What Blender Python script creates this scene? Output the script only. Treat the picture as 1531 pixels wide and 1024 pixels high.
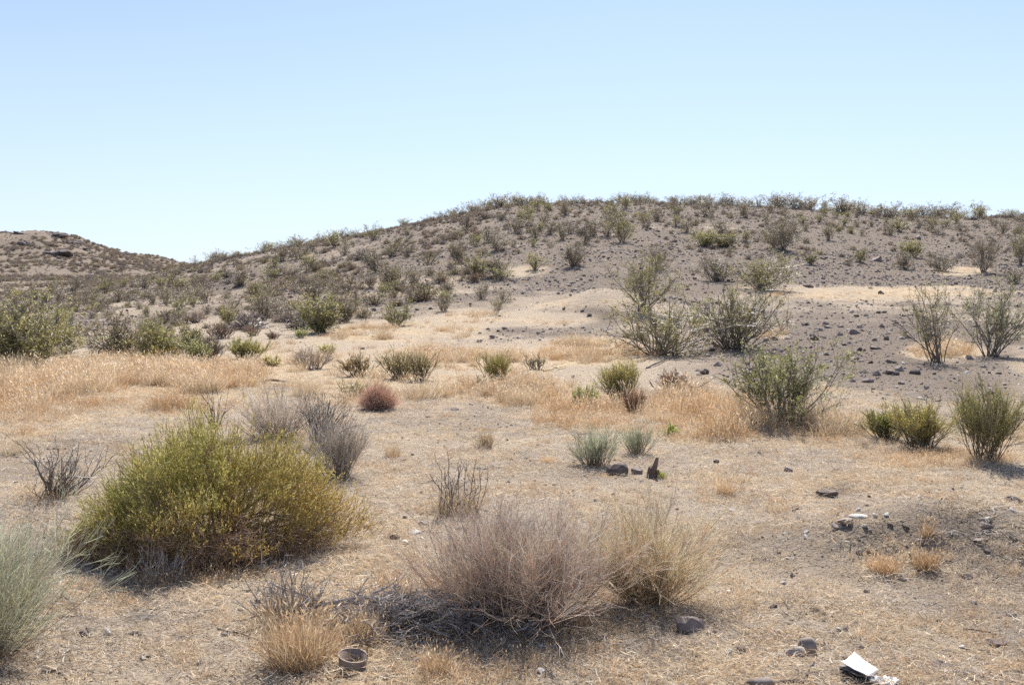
import bpy, math
import numpy as np
from mathutils import Vector

# ------------------------------------------------------------------ scene, camera, light
for o in list(bpy.data.objects):
    bpy.data.objects.remove(o)
S = bpy.context.scene
COL = S.collection
F_PX, CX, CY = 1400.0, 765.5, 512.0          # focal length and centre in pixels of the photograph (1531 wide)
CAM_H, PITCH = 1.6, math.atan(72 / 1400.0)
cam_d = bpy.data.cameras.new("camera")
cam_d.sensor_width = 36.0
cam_d.lens = 36.0 * F_PX / 1531.0
cam_d.clip_start, cam_d.clip_end = 0.1, 8000
cam = bpy.data.objects.new("camera", cam_d)
cam.location = (0, 0, CAM_H)
cam.rotation_euler = (math.pi / 2 - PITCH, 0, 0)
COL.objects.link(cam)
S.camera = cam

SUN_EL, SUN_AZ = math.radians(49), math.radians(9)      # in front of the camera, a little to the right
W = bpy.data.worlds.new("World")
S.world = W
W.use_nodes = True
nt = W.node_tree
nt.nodes.clear()
sky = nt.nodes.new("ShaderNodeTexSky")
sky.sky_type = 'NISHITA'
sky.sun_disc = False
sky.sun_elevation = SUN_EL
sky.sun_rotation = SUN_AZ
sky.altitude = 800
sky.air_density = 1.0
sky.dust_density = 1.2
sky.ozone_density = 1.6
bg = nt.nodes.new("ShaderNodeBackground")
bg.inputs["Strength"].default_value = 0.070
wo = nt.nodes.new("ShaderNodeOutputWorld")
air = nt.nodes.new("ShaderNodeVectorMath")          # the slightly milky air of the day
air.operation = 'MULTIPLY'
air.inputs[1].default_value = (1.00, 1.18, 1.46)
soft = nt.nodes.new("ShaderNodeGamma")
soft.inputs["Gamma"].default_value = 0.92
nt.links.new(sky.outputs[0], soft.inputs["Color"])
nt.links.new(soft.outputs[0], air.inputs[0])
geo = nt.nodes.new("ShaderNodeTexCoord")             # pale dust haze, thickest towards the horizon all round
sep = nt.nodes.new("ShaderNodeSeparateXYZ")
hz = nt.nodes.new("ShaderNodeMapRange")
hz.inputs["From Min"].default_value = 0.0; hz.inputs["From Max"].default_value = 0.42
hz.inputs["To Min"].default_value = 0.72; hz.inputs["To Max"].default_value = 0.05
mixh = nt.nodes.new("ShaderNodeMix"); mixh.data_type = 'RGBA'
mixh.inputs[7].default_value = (7.0, 7.7, 8.6, 1)
nt.links.new(geo.outputs["Generated"], sep.inputs[0])
nt.links.new(sep.outputs["Z"], hz.inputs["Value"])
nt.links.new(hz.outputs[0], mixh.inputs[0])
nt.links.new(air.outputs[0], mixh.inputs[6])
nt.links.new(mixh.outputs[2], bg.inputs["Color"])
nt.links.new(bg.outputs[0], wo.inputs["Surface"])

sun_d = bpy.data.lights.new("sun", 'SUN')
sun_d.energy = 5.0
sun_d.angle = math.radians(0.5)
sun_d.color = (1.0, 0.95, 0.88)
sun = bpy.data.objects.new("sun", sun_d)
to_sun = Vector((math.sin(SUN_AZ) * math.cos(SUN_EL), math.cos(SUN_AZ) * math.cos(SUN_EL), math.sin(SUN_EL)))
sun.rotation_euler = to_sun.to_track_quat('Z', 'Y').to_euler()
sun.location = (10, 40, 60)
COL.objects.link(sun)

S.view_settings.view_transform = 'Standard'
S.view_settings.look = 'None'
S.view_settings.exposure = 0.86
S.view_settings.gamma = 1
S.view_settings.use_curve_mapping = False
S.render.engine = 'CYCLES'
S.cycles.use_denoising = False
S.cycles.max_bounces = 6
S.cycles.diffuse_bounces = 3
S.cycles.transmission_bounces = 4
S.cycles.transparent_max_bounces = 8

R = np.random.default_rng(7)

# ------------------------------------------------------------------ noise
def vnoise(x, y, seed=0):
    xi, yi = np.floor(x).astype(np.int64), np.floor(y).astype(np.int64)
    fx, fy = x - xi, y - yi
    fx, fy = fx * fx * fx * (fx * (fx * 6 - 15) + 10), fy * fy * fy * (fy * (fy * 6 - 15) + 10)
    def h(a, b):
        n = (a * 374761393 + b * 668265263 + seed * 1442695041) & 0xffffffff
        n = ((n ^ (n >> 13)) * 1274126177) & 0xffffffff
        n = n ^ (n >> 16)
        return (n & 0xffff) / 32767.5 - 1.0
    a, b, c, d = h(xi, yi), h(xi + 1, yi), h(xi, yi + 1), h(xi + 1, yi + 1)
    return (a * (1 - fx) + b * fx) * (1 - fy) + (c * (1 - fx) + d * fx) * fy

def fbm(x, y, s, octs=4, seed=0, gain=0.5):
    t, a, n = 0, 1.0, 0
    for k in range(octs):
        t = t + a * vnoise(x / s + 13.7 * k, y / s - 7.1 * k, seed + k)
        n += a
        a *= gain
        s = s * 0.5
    return t / n

# ------------------------------------------------------------------ the land: a height for every (x, y)
def pix_dir(px, row):
    c, a = (np.asarray(px, float) - CX) / F_PX, (CY - np.asarray(row, float)) / F_PX
    fy = math.cos(PITCH) + a * math.sin(PITCH)
    return c / fy, (-math.sin(PITCH) + a * math.cos(PITCH)) / fy         # x/y, (z-CAM_H)/y

def project(x, y, z):
    dz = z - CAM_H
    f = y * math.cos(PITCH) - dz * math.sin(PITCH)
    u = y * math.sin(PITCH) + dz * math.cos(PITCH)
    f = np.maximum(f, 1e-3)
    return CX + F_PX * x / f, CY - F_PX * u / f

DEP = np.array([12, 16, 20, 26, 33, 42, 52, 64, 78, 92, 106, 120, 140, 160, 180, 240, 300, 350, 420, 700, 3000.])
FLAT = [627, 580, 552, 526, 508, 493, 483, 475, 469, 464, 461, 459]
L_END = [440, 440, 440, 440]
PROF = {
    -700: FLAT[:4] + [508, 494, 484, 474, 466, 460, 456, 452, 446, 440, 434, 412, 390, 370, 372, 400, 436],
    -200: FLAT[:4] + [508, 493, 483, 472, 462, 455, 450, 446, 441, 437, 432, 412, 382, 353, 356, 395, 436],
    0:    FLAT[:4] + [508, 491, 480, 468, 456, 449, 445, 442, 438, 434, 429, 414, 378, 347.5, 351, 395, 436],
    75:   FLAT[:4] + [508, 490, 479, 466, 452, 445, 441, 438, 435, 432, 428, 415, 380, 343.5, 352, 395, 436],
    100:  FLAT[:4] + [508, 490, 478, 464, 450, 443, 439, 436, 434, 431, 428, 416, 383, 350, 358, 398, 436],
    150:  FLAT[:4] + [508, 489, 476, 460, 444, 435, 430, 428, 430, 430, 428, 419, 392, 371, 374, 400, 436],
    200:  FLAT[:4] + [508, 488, 474, 456, 437, 426, 420, 418, 421, 425, 427, 421, 400, 383, 386, 404, 436],
    270:  FLAT[:4] + [508, 487, 470, 449, 427, 411, 404, 402, 404, 412, 420, 424, 410, 396, 399, 410, 436],
    400:  FLAT[:4] + [507, 485, 462, 434, 408, 389, 381, 378, 379, 388, 400, 428, 426, 420, 420, 424, 438],
    550:  FLAT[:4] + [505, 479, 449, 413, 382, 362, 353, 350, 351, 360, 376, 430, 434, 434, 434, 436, 439],
    765:  FLAT[:3] + [527, 500, 465, 426, 387, 351, 327, 313, 307, 305, 312, 330, 420, 436, 438, 438, 438, 440],
    950:  FLAT[:3] + [522, 492, 459, 422, 384, 349, 325, 311, 305, 304, 310, 326, 416, 436, 438, 438, 438, 440],
    1150: [627, 580, 551, 518, 486, 455, 424, 392, 358, 334, 319, 312, 311, 318, 332, 416, 436, 438, 438, 438, 440],
    1350: [627, 581, 550, 514, 483, 455, 434, 410, 378, 352, 336, 327, 323, 328, 340, 416, 436, 438, 438, 438, 440],
    1531: [627, 581, 550, 514, 483, 456, 436, 412, 381, 356, 340, 331, 327, 330, 342, 416, 436, 438, 438, 438, 440],
    1900: [627, 581, 550, 516, 486, 462, 444, 422, 394, 370, 354, 345, 341, 344, 354, 416, 436, 438, 438, 438, 440],
    2600: [627, 581, 551, 520, 494, 474, 458, 440, 418, 398, 384, 376, 372, 376, 386, 420, 436, 438, 438, 438, 440],
}
def _table():
    pxs = np.array(sorted(PROF))
    us, _ = pix_dir(pxs, 440)
    lw = np.log(np.concatenate([[2.0], DEP]))
    NU, ND = 520, 420
    ug = np.linspace(us[0], us[-1], NU)
    lg = np.linspace(lw[0], lw[-1], ND)
    zs = []
    for p in pxs:
        _, t = pix_dir(p, np.array(PROF[int(p)], float))
        z = CAM_H + t * DEP
        z[:2] = np.where(np.abs(z[:2]) < 0.03, 0, z[:2])
        zs.append(np.interp(lg, lw, np.concatenate([[0.0], z])))
    zs = np.array(zs)
    T = np.array([np.interp(ug, us, zs[:, j]) for j in range(ND)]).T
    def blur(A, s, ax):
        r = int(3 * s)
        k = np.exp(-0.5 * (np.arange(-r, r + 1) / s) ** 2)
        k /= k.sum()
        P = np.pad(A, [(r, r) if a == ax else (0, 0) for a in (0, 1)], mode='edge')
        return np.apply_along_axis(lambda v: np.convolve(v, k, mode='valid'), ax, P)
    return ug, lg, blur(blur(T, 2.6, 0), 4.5, 1)
UG, LG, TT = _table()

def smooth(x, a, b):
    t = np.clip((x - a) / (b - a), 0, 1)
    return t * t * (3 - 2 * t)

def bump(x, y, px, row, rx, ry, h):
    """a rounded heap of height h standing where the flat foreground shows at px, row"""
    u, t = pix_dir(px, row)
    d = -CAM_H / t
    return h * np.exp(-((x - u * d) / rx) ** 2 - ((y - d) / ry) ** 2)

def height(x, y):
    x, y = np.asarray(x, float), np.asarray(y, float)
    d = np.maximum(y, 2.0)
    u = x / np.maximum(y, 4.0)
    fi = np.clip((u - UG[0]) / (UG[1] - UG[0]), 0, len(UG) - 1.001)
    fj = np.clip((np.log(d) - LG[0]) / (LG[1] - LG[0]), 0, len(LG) - 1.001)
    i, j = fi.astype(int), fj.astype(int)
    a, b = fi - i, fj - j
    z = (TT[i, j] * (1 - a) + TT[i + 1, j] * a) * (1 - b) + (TT[i, j + 1] * (1 - a) + TT[i + 1, j + 1] * a) * b
    far = smooth(d, 20, 60)
    z = z + fbm(x, y, 9.0, 4, 3) * (0.05 + 0.30 * far) + fbm(x, y, 1.1, 3, 9) * (0.025 + 0.05 * far)
    z = z + fbm(x, y, 0.22, 2, 21) * 0.014
    rug = smooth(d, 190, 330)
    z = z + rug * (np.abs(fbm(x, y, 34.0, 5, 31)) * 3.0 + fbm(x, y, 7.0, 3, 37) * 0.8)
    # dug heap on the right with the hollow beside it, low swells under the dry grass bank, gravel heap on the hillside
    z = z + bump(x, y, 1400, 812, 0.85, 0.46, 0.29) + bump(x, y, 1500, 830, 0.5, 0.4, 0.06) - bump(x, y, 1290, 792, 0.20, 0.13, 0.10)
    z = z + bump(x, y, 1255, 822, 0.25, 0.22, 0.04)
    z = z + 2.2 * np.exp(-((x - 3.9) / 2.1) ** 2 - ((y - 40) / 3.2) ** 2) * 0.42
    z = z + bump(x, y, 1050, 640, 1.9, 0.8, 0.09) + bump(x, y, 410, 586, 0.8, 0.5, 0.10)
    return z

def at(px, row):
    """the point of the land seen at a pixel of the photograph"""
    u, t = pix_dir(px, row)
    ys = np.exp(np.linspace(math.log(2.5), math.log(600), 2600))
    gap = CAM_H + t * ys - height(u * ys, ys)
    k = np.argmax(gap < 0)
    if gap[k] >= 0:
        k = np.argmin(gap)
        y = ys[k]
    else:
        g0, g1 = gap[max(k - 1, 0)], gap[k]
        y = ys[max(k - 1, 0)] + (ys[k] - ys[max(k - 1, 0)]) * g0 / (g0 - g1 + 1e-12)
    return float(u * y), float(y), float(height(u * y, y))

def crest(px, back=0.0):
    """the skyline point of the near hill in a pixel column"""
    u, _ = pix_dir(px, 440)
    ys = np.linspace(60, 175, 500)
    t = (height(u * ys, ys) - CAM_H) / ys
    y = ys[np.argmax(t)] + back
    return float(u * y), float(y), float(height(u * y, y))

def px_size(y):
    return y / F_PX

# ------------------------------------------------------------------ materials
def nodes_of(m):
    m.use_nodes = True
    m.node_tree.nodes.clear()
    n = m.node_tree.nodes
    return n, m.node_tree.links

def plant_material(name, trans=0.3, rough=0.75, vary=0.25, scale=30.0):
    m = bpy.data.materials.new(name)
    n, l = nodes_of(m)
    out = n.new("ShaderNodeOutputMaterial")
    at_ = n.new("ShaderNodeAttribute"); at_.attribute_name = "col"
    oi = n.new("ShaderNodeObjectInfo")
    tc = n.new("ShaderNodeTexCoord")
    ns = n.new("ShaderNodeTexNoise"); ns.inputs["Scale"].default_value = scale
    l.new(tc.outputs["Object"], ns.inputs["Vector"])
    mr = n.new("ShaderNodeMapRange")
    mr.inputs["To Min"].default_value = 1 - vary; mr.inputs["To Max"].default_value = 1 + vary
    l.new(ns.outputs["Fac"], mr.inputs["Value"])
    mo = n.new("ShaderNodeMapRange")
    mo.inputs["To Min"].default_value = 0.82; mo.inputs["To Max"].default_value = 1.18
    l.new(oi.outputs["Random"], mo.inputs["Value"])
    mu = n.new("ShaderNodeMath"); mu.operation = 'MULTIPLY'
    l.new(mr.outputs[0], mu.inputs[0]); l.new(mo.outputs[0], mu.inputs[1])
    vm = n.new("ShaderNodeVectorMath"); vm.operation = 'SCALE'
    l.new(at_.outputs["Color"], vm.inputs[0]); l.new(mu.outputs[0], vm.inputs["Scale"])
    bs = n.new("ShaderNodeBsdfPrincipled")
    bs.inputs["Roughness"].default_value = rough
    bs.inputs["Specular IOR Level"].default_value = 0.5
    l.new(vm.outputs[0], bs.inputs["Base Color"])
    if trans > 0:
        tr = n.new("ShaderNodeBsdfTranslucent")
        l.new(vm.outputs[0], tr.inputs["Color"])
        mx = n.new("ShaderNodeMixShader"); mx.inputs[0].default_value = trans
        l.new(bs.outputs[0], mx.inputs[1]); l.new(tr.outputs[0], mx.inputs[2])
        l.new(mx.outputs[0], out.inputs["Surface"])
    else:
        l.new(bs.outputs[0], out.inputs["Surface"])
    return m

def rock_material(name, c1, c2, scale=40.0, rough=0.85, bump_s=0.5):
    m = bpy.data.materials.new(name)
    n, l = nodes_of(m)
    out = n.new("ShaderNodeOutputMaterial")
    bs = n.new("ShaderNodeBsdfPrincipled"); bs.inputs["Roughness"].default_value = rough
    bs.inputs["Specular IOR Level"].default_value = 0.3
    tc = n.new("ShaderNodeTexCoord"); oi = n.new("ShaderNodeObjectInfo")
    ns = n.new("ShaderNodeTexNoise"); ns.inputs["Scale"].default_value = scale; ns.inputs["Detail"].default_value = 6
    l.new(tc.outputs["Object"], ns.inputs["Vector"])
    ad = n.new("ShaderNodeMath"); ad.operation = 'ADD'
    sc = n.new("ShaderNodeMapRange"); sc.inputs["To Min"].default_value = -0.3; sc.inputs["To Max"].default_value = 0.3
    l.new(oi.outputs["Random"], sc.inputs["Value"])
    l.new(ns.outputs["Fac"], ad.inputs[0]); l.new(sc.outputs[0], ad.inputs[1])
    cr = n.new("ShaderNodeValToRGB")
    cr.color_ramp.elements[0].position = 0.25; cr.color_ramp.elements[0].color = (*c1, 1)
    cr.color_ramp.elements[1].position = 0.75; cr.color_ramp.elements[1].color = (*c2, 1)
    l.new(ad.outputs[0], cr.inputs[0]); l.new(cr.outputs[0], bs.inputs["Base Color"])
    bp = n.new("ShaderNodeBump"); bp.inputs["Strength"].default_value = bump_s; bp.inputs["Distance"].default_value = 0.01
    l.new(ns.outputs["Fac"], bp.inputs["Height"]); l.new(bp.outputs[0], bs.inputs["Normal"])
    l.new(bs.outputs[0], out.inputs["Surface"])
    return m

M_WOOD = plant_material("weathered_twig", 0.0, 0.5, 0.3, 25)
M_LOG = plant_material("rough_dead_wood", 0.0, 0.95, 0.35, 18)
M_TWIG = plant_material("fine_dry_twig", 0.48, 0.45, 0.25, 25)
M_LEAF = plant_material("small_leaf", 0.45, 0.55, 0.3, 12)
M_STRAW = plant_material("dry_straw", 0.35, 0.6, 0.2, 20)
M_STONE = rock_material("brown_stone", (0.15, 0.115, 0.095), (0.40, 0.33, 0.28), 14)
M_PALE_STONE = rock_material("pale_stone", (0.30, 0.27, 0.23), (0.62, 0.58, 0.52), 14)
M_DARK_STONE = rock_material("dark_volcanic_stone", (0.09, 0.068, 0.06), (0.27, 0.21, 0.185), 10)
M_BEDROCK = rock_material("dark_bedrock", (0.085, 0.068, 0.062), (0.19, 0.155, 0.14), 3)
M_PLASTIC = rock_material("faded_brown_plastic", (0.20, 0.145, 0.11), (0.30, 0.225, 0.175), 22, 0.6, 0.1)
M_WHITE = rock_material("weathered_white_sheet", (0.55, 0.53, 0.50), (0.82, 0.82, 0.82), 26, 0.55, 0.12)
M_SOOT = rock_material("dark_torn_layers", (0.05, 0.045, 0.045), (0.22, 0.20, 0.19), 60, 0.8, 0.4)
M_PALE_WOOD = rock_material("bleached_wood", (0.42, 0.31, 0.17), (0.62, 0.49, 0.30), 18, 0.8, 0.4)

def ground_material():
    m = bpy.data.materials.new("desert_ground")
    n, l = nodes_of(m)
    out = n.new("ShaderNodeOutputMaterial")
    bs = n.new("ShaderNodeBsdfPrincipled"); bs.inputs["Roughness"].default_value = 0.95
    bs.inputs["Specular IOR Level"].default_value = 0.1
    tc = n.new("ShaderNodeTexCoord")
    def noise(scale, detail=5, rough=0.6, w=None):
        k = n.new("ShaderNodeTexNoise"); k.inputs["Scale"].default_value = scale
        k.inputs["Detail"].default_value = detail; k.inputs["Roughness"].default_value = rough
        l.new(tc.outputs["Object"], k.inputs["Vector"])
        return k.outputs["Fac"]
    def ramp(v, p0, p1, c0=(0, 0, 0), c1=(1, 1, 1)):
        r = n.new("ShaderNodeValToRGB")
        r.color_ramp.elements[0].position = p0; r.color_ramp.elements[0].color = (*c0, 1)
        r.color_ramp.elements[1].position = p1; r.color_ramp.elements[1].color = (*c1, 1)
        l.new(v, r.inputs[0]); return r.outputs[0]
    def mix(f, a, b):
        k = n.new("ShaderNodeMix"); k.data_type = 'RGBA'
        l.new(f, k.inputs[0]); l.new(a, k.inputs[6]); l.new(b, k.inputs[7])
        return k.outputs[2]
    def attr(name):
        k = n.new("ShaderNodeAttribute"); k.attribute_name = name
        return k.outputs["Fac"]
    def math_(op, a, b):
        k = n.new("ShaderNodeMath"); k.operation = op; k.use_clamp = True
        for q, v in ((0, a), (1, b)):
            if isinstance(v, (int, float)): k.inputs[q].default_value = v
            else: l.new(v, k.inputs[q])
        return k.outputs[0]
    fine = noise(55, 6, 0.7)
    finer = noise(240, 3, 0.6)
    mid = noise(6, 6, 0.62)
    big = noise(0.45, 4, 0.55)
    sand = ramp(fine, 0.28, 0.72, (0.27, 0.21, 0.15), (0.57, 0.465, 0.35))
    gravel = ramp(fine, 0.30, 0.70, (0.112, 0.086, 0.066), (0.30, 0.238, 0.184))
    straw = ramp(finer, 0.25, 0.75, (0.36, 0.26, 0.155), (0.66, 0.52, 0.35))
    g0 = math_('ADD', attr("gravel"), math_('SUBTRACT', mid, 0.5))
    base = mix(ramp(math_('ADD', g0, math_('MULTIPLY', math_('SUBTRACT', big, 0.5), 0.3)), 0.25, 0.75), sand, gravel)
    s0 = math_('ADD', attr("straw"), math_('MULTIPLY', math_('SUBTRACT', mid, 0.5), 1.9))
    base = mix(ramp(s0, 0.35, 0.8), base, straw)
    # small dark stones and pale chips lying in the soil, finer than the pebbles built as geometry
    vo = n.new("ShaderNodeTexVoronoi"); vo.inputs["Scale"].default_value = 38
    l.new(tc.outputs["Object"], vo.inputs["Vector"])
    spot = ramp(vo.outputs["Distance"], 0.16, 0.30, (1, 1, 1), (0, 0, 0))
    sepc = n.new("ShaderNodeSeparateColor"); l.new(vo.outputs["Color"], sepc.inputs[0])
    pick = ramp(sepc.outputs[0], 0.60, 0.68)
    chip = ramp(sepc.outputs[1], 0.3, 0.7, (0.09, 0.07, 0.06), (0.55, 0.50, 0.45))
    base = mix(math_('MULTIPLY', spot, pick), base, chip)
    base = mix(math_('MULTIPLY', attr("ash_shade"), ramp(mid, 0.25, 0.6)), base, ramp(fine, 0.3, 0.7, (0.05, 0.045, 0.045), (0.16, 0.145, 0.14)))
    l.new(base, bs.inputs["Base Color"])
    b1 = n.new("ShaderNodeBump"); b1.inputs["Strength"].default_value = 0.9; b1.inputs["Distance"].default_value = 0.03
    hs = n.new("ShaderNodeMath"); hs.operation = 'ADD'
    l.new(fine, hs.inputs[0])
    h2 = math_('MULTIPLY', spot, 0.4)
    l.new(h2, hs.inputs[1])
    l.new(hs.outputs[0], b1.inputs["Height"])
    b2 = n.new("ShaderNodeBump"); b2.inputs["Strength"].default_value = 0.6; b2.inputs["Distance"].default_value = 0.25
    l.new(mid, b2.inputs["Height"]); l.new(b2.outputs[0], b1.inputs["Normal"])
    l.new(b1.outputs[0], bs.inputs["Normal"])
    l.new(bs.outputs[0], out.inputs["Surface"])
    return m
M_GROUND = ground_material()

# ------------------------------------------------------------------ mesh helpers
def make_mesh(name, V, quads=None, tris=None, col=None, mats=(), mat_idx=None, smooth_=False, fattr=None):
    me = bpy.data.meshes.new(name)
    nq = 0 if quads is None else len(quads)
    ntri = 0 if tris is None else len(tris)
    loops = []
    if nq: loops.append(np.asarray(quads).ravel())
    if ntri: loops.append(np.asarray(tris).ravel())
    me.vertices.add(len(V))
    me.vertices.foreach_set("co", np.asarray(V, np.float32).ravel())
    if loops:
        lo = np.concatenate(loops).astype(np.int32)
        me.loops.add(len(lo)); me.loops.foreach_set("vertex_index", lo)
        me.polygons.add(nq + ntri)
        st = np.concatenate([np.arange(nq) * 4, nq * 4 + np.arange(ntri) * 3]).astype(np.int32)
        me.polygons.foreach_set("loop_start", st)
        if mat_idx is not None:
            me.polygons.foreach_set("material_index", np.asarray(mat_idx, np.int32))
        me.polygons.foreach_set("use_smooth", np.full(nq + ntri, smooth_, bool))
    for m in mats: me.materials.append(m)
    if col is not None:
        a = me.attributes.new("col", 'FLOAT_COLOR', 'POINT')
        c4 = np.ones((len(V), 4), np.float32); c4[:, :3] = col
        a.data.foreach_set("color", c4.ravel())
    for k, v in (fattr or {}).items():
        a = me.attributes.new(k, 'FLOAT', 'POINT')
        a.data.foreach_set("value", np.asarray(v, np.float32))
    me.update(calc_edges=True)
    return me

class MB:
    """collects twigs and leaves, then becomes ONE mesh"""
    def __init__(s): s.V, s.Q, s.T, s.C, s.n, s.qm, s.tm = [], [], [], [], 0, [], []
    def add(s, V, C, Q=None, T=None, mi=0):
        V = np.asarray(V, float).reshape(-1, 3)
        s.V.append(V); s.C.append(np.broadcast_to(np.asarray(C, float), V.shape))
        if Q is not None and len(Q): s.Q.append(np.asarray(Q) + s.n); s.qm.append(np.full(len(Q), mi))
        if T is not None and len(T): s.T.append(np.asarray(T) + s.n); s.tm.append(np.full(len(T), mi))
        s.n += len(V)
    def tubes(s, P, Rr, C, sides=3, mi=0):
        """P (N,K,3) centre lines, Rr (N,K) radii, C (N,K,3) colours"""
        N, K, _ = P.shape
        T = np.gradient(P, axis=1)
        T /= np.linalg.norm(T, axis=2, keepdims=True) + 1e-9
        ref = np.where(np.abs(T[..., 2:3]) > 0.9, np.array([1., 0, 0]), np.array([0, 0, 1.]))
        A = np.cross(T, ref); A /= np.linalg.norm(A, axis=2, keepdims=True) + 1e-9
        B = np.cross(T, A)
        an = np.arange(sides) * 2 * math.pi / sides
        V = P[:, :, None, :] + Rr[:, :, None, None] * (A[:, :, None, :] * np.cos(an)[None, None, :, None] + B[:, :, None, :] * np.sin(an)[None, None, :, None])
        Cc = np.broadcast_to(C[:, :, None, :], V.shape)
        k, i = np.meshgrid(np.arange(K - 1), np.arange(sides), indexing='ij')
        j = (i + 1) % sides
        q = np.stack([k * sides + i, k * sides + j, (k + 1) * sides + j, (k + 1) * sides + i], -1).reshape(-1, 4)
        Q = (np.arange(N) * K * sides)[:, None, None] + q[None]
        s.add(V.reshape(-1, 3), Cc.reshape(-1, 3), Q.reshape(-1, 4), mi=mi)
    def leaves(s, pos, d, length, width, C, rng, mi=0):
        """kite shaped leaves along direction d"""
        N = len(pos)
        d = d / (np.linalg.norm(d, axis=1, keepdims=True) + 1e-9)
        r = rng.normal(size=(N, 3))
        w = np.cross(d, r); w /= np.linalg.norm(w, axis=1, keepdims=True) + 1e-9
        length = np.broadcast_to(length, N)[:, None]; width = np.broadcast_to(width, N)[:, None]
        V = np.stack([pos, pos + d * length * .5 + w * width * .5, pos + d * length, pos + d * length * .5 - w * width * .5], 1)
        Q = np.arange(N * 4).reshape(N, 4)
        s.add(V.reshape(-1, 3), np.repeat(np.asarray(C), 4, axis=0), Q, mi=mi)
    def blades(s, base, tip, width, C0, C1, rng, bend=0.2, mi=0):
        """grass blades: a bent tapering strip of three triangles"""
        N = len(base)
        d = tip - base
        side = np.cross(d, rng.normal(size=(N, 3))); side /= np.linalg.norm(side, axis=1, keepdims=True) + 1e-9
        w = np.broadcast_to(width, N)[:, None]
        midp = base + d * .5 + rng.normal(size=(N, 3)) * np.linalg.norm(d, axis=1, keepdims=True) * bend * .5
        V = np.stack([base - side * w * .5, base + side * w * .5, midp - side * w * .4, midp + side * w * .4, tip], 1)
        C = np.stack([C0, C0, (C0 + C1) / 2, (C0 + C1) / 2, C1], 1)
        o = (np.arange(N) * 5)[:, None]
        s.add(V.reshape(-1, 3), C.reshape(-1, 3), o + np.array([[0, 1, 3, 2]]), o + np.array([[2, 3, 4]]), mi=mi)
    def mesh(s, name, mats):
        V, C = np.concatenate(s.V), np.concatenate(s.C)
        Q = np.concatenate(s.Q) if s.Q else None
        T = np.concatenate(s.T) if s.T else None
        mi = np.concatenate(s.qm + s.tm) if len(mats) > 1 else None
        return make_mesh(name, V, Q, T, C, mats, mi)

def link(name, me, parent=None, loc=(0, 0, 0)):
    o = bpy.data.objects.new(name, me)
    COL.objects.link(o)
    o.location = loc
    if parent is not None: o.parent = parent
    return o

def tag(o, label=None, cat=None, group=None, kind=None):
    if label: o["label"] = label
    if cat: o["category"] = cat
    if group: o["group"] = group
    if kind: o["kind"] = kind
    return o

def thing(name, label, cat, loc, rz=0, group=None):
    o = bpy.data.objects.new(name, None)
    o.empty_display_size = 0.1
    COL.objects.link(o)
    o.location = loc
    o.rotation_euler = (0, 0, rz)
    return tag(o, label, cat, group)

def copy_tree(o, parent=None):
    c = o.copy(); COL.objects.link(c)
    if parent is not None: c.parent = parent
    for ch in list(o.children): copy_tree(ch, c)
    return c

def unit(v): return v / (np.linalg.norm(v, axis=-1, keepdims=True) + 1e-9)

def grow(o, d, L, K, rng, up=0.0, wob=0.08):
    """N bent lines of K points from o along d"""
    N = len(o)
    P = np.zeros((N, K, 3)); P[:, 0] = o
    d = unit(d)
    st = (np.broadcast_to(L, N) / (K - 1))[:, None]
    for k in range(1, K):
        P[:, k] = P[:, k - 1] + d * st
        d = unit(d + rng.normal(size=(N, 3)) * wob + np.array([0, 0, up]))
    return P

def spawn(P, m, t0, t1, spread, L, K, rng, up=0.0, wob=0.08, lsd=0.25):
    """m side twigs on every line; returns the lines and where on the parent they start"""
    N, KP, _ = P.shape
    t = rng.uniform(t0, t1, (N, m)) * (KP - 1.001)
    i = t.astype(int); f = (t - i)[..., None]
    n = np.arange(N)[:, None]
    o = P[n, i] * (1 - f) + P[n, i + 1] * f
    tan = unit(P[n, i + 1] - P[n, i])
    d = unit(tan + rng.normal(size=tan.shape) * spread)
    l = np.broadcast_to(np.asarray(L, float).reshape(-1, 1) if np.ndim(L) else L, (N, m)) * rng.uniform(1 - lsd, 1 + lsd, (N, m))
    return grow(o.reshape(-1, 3), d.reshape(-1, 3), l.ravel(), K, rng, up, wob), (t / (KP - 1)).ravel()

def taper(N, K, r0, r1): return np.broadcast_to(np.linspace(r0, r1, K), (N, K)) * np.ones((N, 1))
def shade(N, K, c0, c1, rng, sd=0.15):
    c = np.asarray(c0)[None, None] * (1 - np.linspace(0, 1, K))[None, :, None] + np.asarray(c1)[None, None] * np.linspace(0, 1, K)[None, :, None]
    return np.clip(c * rng.normal(1, sd, (N, 1, 1)), 0.01, 0.9)

def fan_dirs(N, spread, rng, lean=(0, 0), power=0.75):
    """directions that fan out from upright up to the angle spread"""
    az = rng.uniform(0, 2 * math.pi, N)
    th = spread * rng.uniform(0, 1, N) ** power
    d = np.stack([np.sin(th) * np.cos(az), np.sin(th) * np.sin(az), np.cos(th)], 1)
    return d + np.array([lean[0], lean[1], 0]), th

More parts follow.
